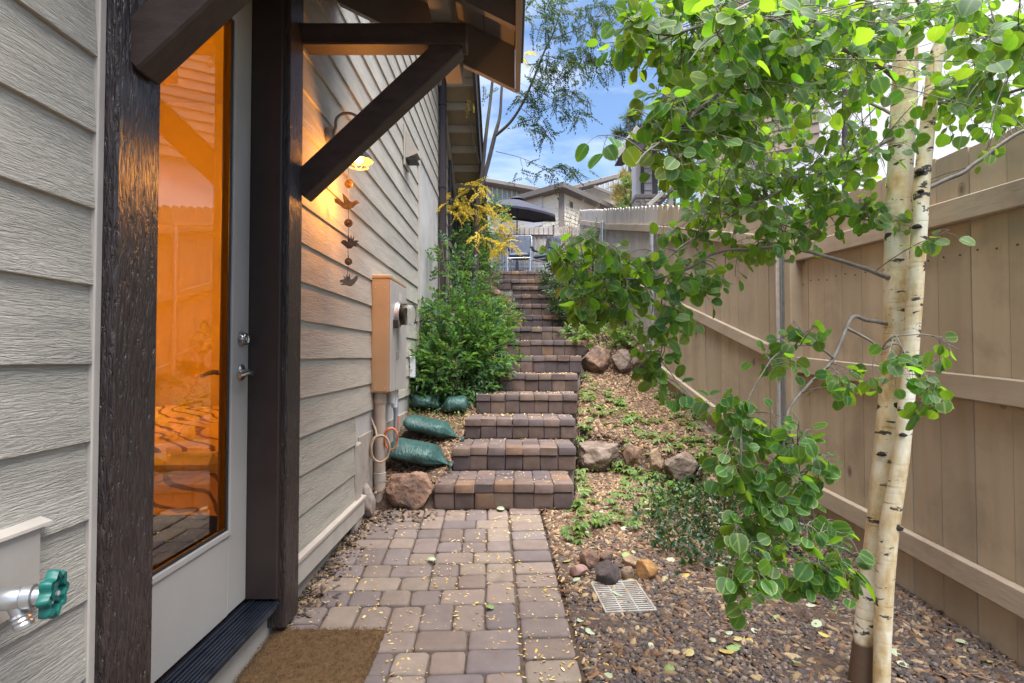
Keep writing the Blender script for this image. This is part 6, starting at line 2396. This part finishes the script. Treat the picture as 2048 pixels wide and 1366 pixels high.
locust_clumps([(930, 402, 46, 28, 8.9, 15), (990, 432, 44, 30, 8.8, 14), (905, 412, 22, 16, 8.8, 7), (1005, 490, 24, 12, 8.7, 10), (960, 480, 22, 18, 8.8, 6), (940, 200, 12, 14, 8.8, 2), (1047, 115, 6, 6, 8.6, 2), (955, 370, 14, 14, 8.9, 5)], YELLOWLEAF, 106, 0)

# ---------------------------------------------------------------- trees beyond
def far_tree(name, label, cat, base, hgt, crown, mat, bases, n, leafsize, trunk_r, group='trees behind the houses', trunkmat=STEMM):
    root = thing(name, label, cat, base, group)
    b0 = Vector(base)
    MB().tube([b0, b0 + Vector((.05, 0, hgt * .5)), b0 + Vector((0, 0, hgt * .97))], [trunk_r, trunk_r * .7, trunk_r * .15], 10).build('trunk', trunkmat, root, smooth=True)
    T, D = [], []
    lm = MB()
    for (h0, h1, rad, cnt) in crown:
        for k in range(cnt):
            z = rng.uniform(h0, h1)
            a = rng.uniform(0, 6.28)
            rr_ = rad * (1 - .8 * (z - h0) / max(.1, (h1 - h0)) * .7) * rng.uniform(.6, 1)
            tip = b0 + Vector((math.cos(a) * rr_, math.sin(a) * rr_, z + .15 * rr_))
            st = b0 + Vector((0, 0, z - .1 * rr_))
            lm.tube([st, tip], [trunk_r * .25, trunk_r * .06], 5)
            for q in range(n):
                s = rng.uniform(.35, 1.05)
                p = st + (tip - st) * s + Vector((rng.normal(0, .12 * rad * .6), rng.normal(0, .12 * rad * .6), rng.normal(0, .10 * rad * .6)))
                T.append(p[:]); D.append((rng.normal(0, 1) + math.cos(a), rng.normal(0, 1) + math.sin(a), rng.normal(.4, .7)))
    lm.build('limbs', trunkmat, root, smooth=True)
    R = dir_matrices(np.array(D), 1, .6) * rng.uniform(leafsize * .7, leafsize * 1.3, len(T))[:, None, None]
    foliage_part('crown', mat, bases, R, np.array(T), root)
    return root


def needle_tuft(seed):
    rr_ = random.Random(seed)
    vs, fs, off = [], [], 0
    for k in range(22):
        d = Vector((rr_.gauss(0, 1), rr_.gauss(.9, .8), rr_.gauss(0, 1))).normalized()
        s = d.cross(Vector((rr_.random(), rr_.random(), 1))).normalized() * .022
        b_ = Vector((0, rr_.uniform(0, .35), 0))
        vs += [(b_ - s)[:], (b_ + s)[:], (b_ + d * rr_.uniform(.5, 1))[:]]
        fs.append((off, off + 1, off + 2)); off += 3
    return np.array(vs), np.array(fs)
NT_ = [needle_tuft(k) for k in range(4)]
pb = V(1258, 430, 26)
far_tree('pine_tree', 'tall loose green pine rising behind the neighbouring house eave', 'tree', (pb.x, 26, H(3.0)), V(1258, 205, 26).z - H(3), [(3.2, 8.6, 1.45, 24)], PINELEAF, NT_, 16, .5, .13)
pb = V(1250, 430, 24)
far_tree('pine_tree', 'small yellowing pine beside the cream house', 'tree', (pb.x, 24, H(3.0)), 5.2, [(3.2, 5.2, .62, 12)], YPINE, NT_, 14, .42, .08)
pb = V(1262, 430, 22)
far_tree('leafy_tree', 'slim light green leafy tree against the cream house corner', 'tree', (pb.x, 22, H(3.0)), 4.2, [(1.6, 4.3, .55, 22)], PALESHRUB, NAND, 10, .28, .06)
pb = V(1345, 400, 20)
far_tree('leafy_tree', 'grey green tree between the neighbouring porch column and stair rail', 'tree', (pb.x, 20, H(3.0)), 5.5, [(1.5, 5.5, 1.2, 26)], SHRUBLEAF, NAND, 10, .3, .1)

# ================================================================== PATIO CHAIRS, UMBRELLA
CUSH = material('blue_black_cushion', [(.05, .06, .085), (.085, .10, .135)], scale=9, rough=.75, bump=.3, bscale=30, bdist=.006)
FRAMEM = plain('grey_chair_metal', (.40, .44, .50), .35, .5)
ARMM = plain('dark_arm_plastic', (.05, .06, .075), .45)


def pad(c, ax, ay, az, sx, sy, sz, tuft=0, seed=0):
    """soft cushion"""
    mb = MB()
    n = 14
    c, ax, ay, az = Vector(c), Vector(ax), Vector(ay), Vector(az)
    for side in (1, -1):
        vs, fs = [], []
        for j in range(n + 1):
            for i in range(n + 1):
                u, v = 2 * i / n - 1, 2 * j / n - 1
                h = ((1 - abs(u) ** 5) * (1 - abs(v) ** 5)) ** .5
                if tuft and side > 0:
                    for tx in (-.4, .4):
                        for ty in (-.5, 0, .5):
                            h -= .35 * math.exp(-((u - tx) ** 2 + (v - ty) ** 2) * 26)
                    h -= .12 * max(0, 1 - abs(v - .25) * 7) + .12 * max(0, 1 - abs(v + .25) * 7)
                vs.append(c + ax * (u * sx / 2) + ay * (v * sy / 2) + az * (side * sz / 2 * h))
        for j in range(n):
            for i in range(n):
                a = j * (n + 1) + i
                q = (a, a + 1, a + n + 2, a + n + 1)
                fs.append(q if side > 0 else q[::-1])
        mb.add(vs, fs)
    return mb


def patio_chair(label, x, y, yaw, group):
    z = H(terr_h(y)) + .004
    root = thing('patio_chair', label, 'chair', (x, y, z), group)
    R = Matrix.Rotation(yaw, 3, 'Z')
    o = Vector((x, y, z))
    def P(a, b_, c): return o + R @ Vector((a, b_, c))
    rx, ry, rz = R @ Vector((1, 0, 0)), R @ Vector((0, 1, 0)), Vector((0, 0, 1))
    # seat faces -Y
    pad(P(0, -.03, .43), rx, ry, rz, .54, .54, .15).build('seat_cushion', CUSH, root, smooth=True)
    bdir = (R @ Vector((0, .26, .97))).normalized()
    bn = rx.cross(bdir).normalized()
    pad(P(0, .26, .76), rx, bdir, bn, .54, .60, .15, 1).build('back_cushion', CUSH, root, smooth=True)
    fr = MB()
    fr.tube([P(-.29, .20, .36), P(-.29, .30, .70), P(-.28, .36, 1.04), P(-.24, .37, 1.07), P(.24, .37, 1.07), P(.28, .36, 1.04), P(.29, .30, .70), P(.29, .20, .36)], .014, 8)
    fr.tube([P(-.29, -.28, .345), P(-.29, .22, .345)], .014, 8).tube([P(.29, -.28, .345), P(.29, .22, .345)], .014, 8)
    fr.tube([P(-.29, -.29, .345), P(.29, -.29, .345)], .016, 8)
    fr.build('frame', FRAMEM, root, smooth=40)
    for s in (-1, 1):
        MB().tube([P(s * .30, -.30, 0), P(s * .305, -.30, .35), P(s * .31, -.28, .60)], .017, 8).build('leg', FRAMEM, root, smooth=40)
        MB().tube([P(s * .30, .34, 0), P(s * .295, .22, .36)], .016, 8).build('leg', FRAMEM, root, smooth=40)
        am = pad(P(s * .33, -.05, .63), rx, ry, rz, .10, .56, .045)
        am.build('armrest', ARMM, root, smooth=True)
    return root


ch = V(1040, 500, 14.6)
patio_chair('blue cushioned metal patio chair facing the stairs at the top of the steps', ch.x, 14.6, -.12, 'patio chairs on the terrace')
ch = V(1094, 500, 15.3)
patio_chair('second blue patio chair, half hidden behind leaves and the white fence end', ch.x, 15.3, -.75, 'patio chairs on the terrace')

UMB = material('charcoal_canopy', [(.034, .036, .056), (.046, .048, .072)], scale=4, rough=.85, bump=.2, bscale=200, bdist=.001)
uy = 15.9
apex = V(1034, 398, uy)
um = thing('patio_umbrella', 'open charcoal patio umbrella over the chair on the terrace', 'umbrella', (apex.x, uy, H(terr_h(uy))))
MB().tube([(apex.x, uy, H(terr_h(uy))), apex], .02, 10).build('pole', ARMM, um, smooth=40)
MB().lathe((apex.x, uy, H(terr_h(uy))), (0, 0, 1), [(0, .25), (.05, .25), (.07, .06), (.30, .04), (.32, .022)], 20).build('base', ARMM, um, smooth=40)
mb = MB()
R_, drop = 1.27, .40
tiltx = Matrix.Rotation(math.radians(6), 3, 'X') @ Matrix.Rotation(math.radians(7), 3, 'Y')
def up_(k, q): 
    a = 2 * math.pi * k / 8 + .30
    return apex + tiltx @ Vector((math.cos(a) * R_ * q, math.sin(a) * R_ * q, -drop * q ** 1.25))
vs, fs = [apex], []
for q in (.25, .5, .75, 1.0):
    for k in range(16):
        kk = k / 2
        p = up_(kk, q)
        if k % 2:
            p = (up_((k - 1) / 2, q) + up_((k + 1) / 2, q)) / 2 + Vector((0, 0, .015 * q))
        vs.append(p)
for k in range(16): fs.append((0, 1 + k, 1 + (k + 1) % 16))
for i in range(3):
    for k in range(16):
        a, b_ = 1 + i * 16 + k, 1 + i * 16 + (k + 1) % 16
        fs.append((a, a + 16, b_ + 16, b_))
n0 = len(vs)
for k in range(16):
    vs.append(Vector(vs[1 + 48 + k]) + Vector((0, 0, -.06)))
for k in range(16):
    fs.append((1 + 48 + k, n0 + k, n0 + (k + 1) % 16, 1 + 48 + (k + 1) % 16))
mb.add(vs, fs)
mb.build('canopy', UMB, um, smooth=25)
MB().lathe(apex + Vector((0, 0, -.01)), (0, 0, 1), [(0, .2), (.05, .12), (.08, .05), (.10, .02)], 16).build('vent_cap', UMB, um, smooth=40)
for k in range(8):
    MB().tube([up_(k, .08) - Vector((0, 0, .02)), up_(k, .55) - Vector((0, 0, .02)), up_(k, .97) - Vector((0, 0, .02))], .008, 5).build('rib', ARMM, um, smooth=True)

# ================================================================== HOUSES BEYOND
# cream house: a corner comes towards us, eaves run back on both sides
cy_ = 22.0
cA = V(1123, 385, cy_)
e0 = cA.z
zb = H(1.3)
creamh = thing('cream_house', 'cream lap sided house with a low hip roof corner beyond the terrace fence', 'house', (cA.x, cy_, zb))
L_ = Vector((-2.9, 3.0, 0)); Rr_ = Vector((4.2, 5.4, 0))
def wall_quad(p, d, z0, z1, mat, name, parent, th=.1):
    n_ = Vector((-d.y, d.x, 0)).normalized()
    if n_.y < 0: n_ = -n_
    return MB().prism([p + Vector((0, 0, z0 - p.z)), p + d + Vector((0, 0, z0 - p.z)), p + d + Vector((0, 0, z1 - p.z)), p + Vector((0, 0, z1 - p.z))], n_ * th).build(name, mat, parent)
for d in (L_, Rr_):
    n_ = Vector((-d.y, d.x, 0)).normalized()
    if n_.y > 0: n_ = -n_
    p0 = Vector((cA.x, cy_, 0))
    wall_quad(p0, d, zb, e0, CREAM, 'wall', creamh)
    z = zb + 1.2
    u = d.normalized()
    while z < e0 - .05:
        a0, a1 = p0 + u * .12, p0 + d
        MB().prism([a0 + n_ * .0 + Vector((0, 0, z)), a0 + n_ * .022 + Vector((0, 0, z)), a0 + n_ * .004 + Vector((0, 0, z + .172)), a0 + Vector((0, 0, z + .172))], a1 - a0).build('siding_board', CREAM, creamh)
        z += .174
MB().box((cA.x - .11, cy_ - .06, zb), (cA.x + .11, cy_ + .14, e0), .01).build('corner_trim', GREYTRIM, creamh)
# hip roof with overhang
ov = .55
tip = Vector((cA.x, cy_ - ov * 1.3, e0 + .02))
lfar = tip + L_ * 1.16 + Vector((0, 0, 0)); rfar = tip + Rr_ * 1.06
ridge = Vector((cA.x + .5, cy_ + 3.6, e0 + .75))
rm_ = MB()
th_ = Vector((0, 0, .2))
P_ = [lfar, tip, rfar]
rm_.add([lfar, tip, rfar, lfar + th_, tip + th_, rfar + th_, ridge, lfar + Vector((1, 3, .75)), rfar + Vector((-1.5, 1.5, .75))],
        [(0, 1, 4, 3), (1, 2, 5, 4), (3, 4, 6, 7), (4, 5, 8, 6), (0, 6, 1), (1, 6, 2)])
rm_.build('roof', plain('roof_fascia', (.16, .14, .13), .8), creamh)
vp = Vector((cA.x, cy_, 0)) + Rr_.normalized() * .75
MB().frame_box((vp.x, vp.y - .03, V(1147, 402, 22).z), Rr_.normalized(), (0, 1, 0), (0, 0, 1), .24, .12, .24, .02).build('vent', GREYTRIM, creamh)
MB().frame_box((vp.x, vp.y - .10, V(1147, 402, 22).z), Rr_.normalized(), (0, 1, 0), (0, 0, 1), .14, .02, .14).build('vent_louver', plain('vent_brown', (.16, .08, .05), .7), creamh)
wp = Vector((cA.x, cy_, 0)) + L_.normalized() * 1.5
MB().frame_box((wp.x, wp.y - .03, V(1085, 425, 23).z), L_.normalized(), (.7, .7, 0), (0, 0, 1), .95, .1, 1.25, .02).build('window', plain('white_window_frame', (.7, .7, .7), .5), creamh)

# blue grey building behind
for (label, px0, px1, py_eave0, py_eave1, Yd, name) in (('pale blue board clad building behind the umbrella', 960, 1075, 366, 392, 30.0, 'blue_building'), ('cream building with a blue clad gable right behind the cream house', 1135, 1300, 392, 338, 29.0, 'gable_building')):
    a, b_ = V(px0, py_eave0, Yd), V(px1, py_eave1, Yd + 1.5)
    bb = thing(name, label, 'house', (a.x, Yd, zb), 'buildings beyond the terrace')
    n_ = Vector((0, .3, 0))
    if name == 'blue_building':
        MB().prism([(a.x, a.y, zb), (b_.x, b_.y, zb), b_, a], n_).build('wall', BLUEMETAL, bb)
        k = 0
        while k < 12:
            t_ = (k + .5) / 12
            p = a + (b_ - a) * t_
            MB().box((p.x - .03, p.y - .09, zb), (p.x + .03, p.y - .01, p.z - .02), .01).build('batten', WHITEMETAL, bb)
            k += 1
    else:
        MB().prism([(a.x, a.y, zb), (b_.x, b_.y, zb), b_, a], n_).build('wall', CREAM, bb)
        c0, c1 = V(1188, 374, 28.6), V(1290, 341, 28.9)
        c2, c3 = V(1290, 415, 28.9), V(1196, 372, 28.6)
        MB().prism([c0, c1, c2], (0, .08, 0)).build('gable_panel', BLUEMETAL, bb)
        for k in range(9):
            t_ = (k + 1) / 10
            p = c0 + (c1 - c0) * t_
            zlo = c0.z + (c2.z - c0.z) * t_
            MB().box((p.x - .03, p.y - .06, zlo), (p.x + .03, p.y - .005, p.z)).build('batten', plain('batten_white', (.6, .62, .65), .6), bb)
        MB().beam(c0 - Vector((0, .04, 0)), c2 - Vector((0, .04, 0)), .08, .16, .01).build('trim', GREYTRIM, bb)
    MB().beam(a + Vector((-.5, -.3, .06)), b_ + Vector((.5, -.3, .06)), 1.0, .22, .02).build('roof', GREYTRIM, bb)

# neighbour house to the right of the fence
NBOARD = material('brown_lap_siding', [(.24, .185, .145), (.30, .235, .185)], scale=4, rough=.75, bump=.2, rnd=.06)
nh = thing('neighbor_house', 'neighbouring house with white stucco wall, dark eaves and a porch column over the fence', 'house', (3.0, 11.0, H(1.0)))
ny_ = 11.0
def q(px, py, Y=ny_): return V(px, py, Y)
wpoly = [q(1395, 520, 12.5), q(2700, 760, 8.5), q(2700, -700, 8.5), q(1395, -160, 12.5)]
MB().prism(wpoly, (.1, .25, 0)).build('wall', WHITESTUCCO, nh)
MB().beam(q(1690, 560, 10.9), q(1690, 60, 10.9), .09, .09, .01).build('downspout', DOWNSPOUT, nh)
# upper storey clad in brown boards over the stucco
pa, pb_ = V(1405, 330, 12.0), V(1640, 285, 11.4)
k = 0
while k < 30:
    z0b = k * .22
    MB().prism([pa + Vector((0, 0, z0b)), pb_ + Vector((0, 0, z0b)), pb_ + Vector((0, .03, z0b + .225)), pa + Vector((0, .03, z0b + .225))], (.02, .05, 0)).build('siding_board', NBOARD, nh)
    k += 1
# porch: column with lap siding between dark trim, on stone base
Yc = 14.0
col0, col1 = q(1272, 388, Yc), q(1313, 388, Yc)
ct = q(1272, 300, Yc).z
cb = q(1272, 389, Yc).z
MB().box((col0.x, Yc, cb), (col1.x, Yc + .5, ct), .01).build('column', material('lavender_grey_siding', [(.42, .40, .40), (.48, .46, .46)], scale=4, rough=.7), nh)
for (a, b_) in ((1279, 1286), (1302, 1313)):
    MB().box((q(a, 0, Yc).x, Yc - .03, cb), (q(b_, 0, Yc).x, Yc - .001, ct), .006).build('column_trim', BROWNPOST, nh)
for k in range(6):
    z = cb + (ct - cb) * (k + .5) / 6
    MB().box((q(1287, 0, Yc).x, Yc - .018, z), (q(1301, 0, Yc).x, Yc - .002, z + .02)).build('siding_lap', GREYTRIM, nh)
MB().box((col0.x - .03, Yc - .05, cb - .10), (col1.x + .25, Yc + .55, cb), .01).build('column_cap', GREYTRIM, nh)
st = MB().box((col0.x, Yc, H(1.3)), (col1.x + .1, Yc + .5, cb - .101)).build('stone_base', STONE, nh)
rr = random.Random(4)
z = cb - .12
while z > H(2.6):
    x = col0.x - .02
    hgt = rr.uniform(.07, .12)
    while x < col1.x + .1:
        w = rr.uniform(.10, .24)
        MB().box((x, Yc - rr.uniform(.02, .05), z - hgt), (min(x + w, col1.x + .13) - .01, Yc - .001, z - .01), .012).build('stone', STONE, nh)
        x += w
    z -= hgt
# roof with dark eave coming to a point towards the yard
ea = q(1236, 318, 13.2)
MB().prism([ea, q(1275, 262, 13.2), q(1560, -150, 13.2), q(1640, -150, 13.2), q(1300, 292, 13.2), q(1252, 318, 13.2)], (.0, .5, 0)).build('roof', plain('dark_eave', (.055, .045, .05), .7), nh)
MB().beam(q(1232, 314, 13.15), q(1276, 256, 13.15), .10, .14, .01).build('fascia', plain('pale_fascia', (.34, .31, .31), .6), nh)
MB().beam(q(1330, 335, 12.6), q(1480, 170, 12.6), .16, .26, .01).build('gable_beam', plain('brown_beam', (.17, .115, .09), .7), nh)
for (px, py) in ((1454, 300), (1470, 225)):
    MB().frame_box(q(px, py, 12.4), (1, 0, 0), (0, 1, 0), (0, 0, 1), .24, .1, .34, .02).build('brick_pier', STONE, nh)
# stair rail
a, b_ = q(1296, 412, 12.9), q(1372, 345, 12.9)
MB().beam(a, b_, .09, .10, .01).build('stair_rail', EAVEPAINT, nh)
MB().beam(a - Vector((0, 0, .18)), b_ - Vector((0, 0, .18)), .05, .06, .006).build('stair_rail', BROWNBEAM, nh)
for (px, py) in ((1342, 374), (1368, 352)):
    p = q(px, py, 12.9)
    MB().box((p.x - .06, 12.92, H(1.5)), (p.x + .06, 13.04, p.z), .008).build('rail_post', EAVEPAINT, nh)
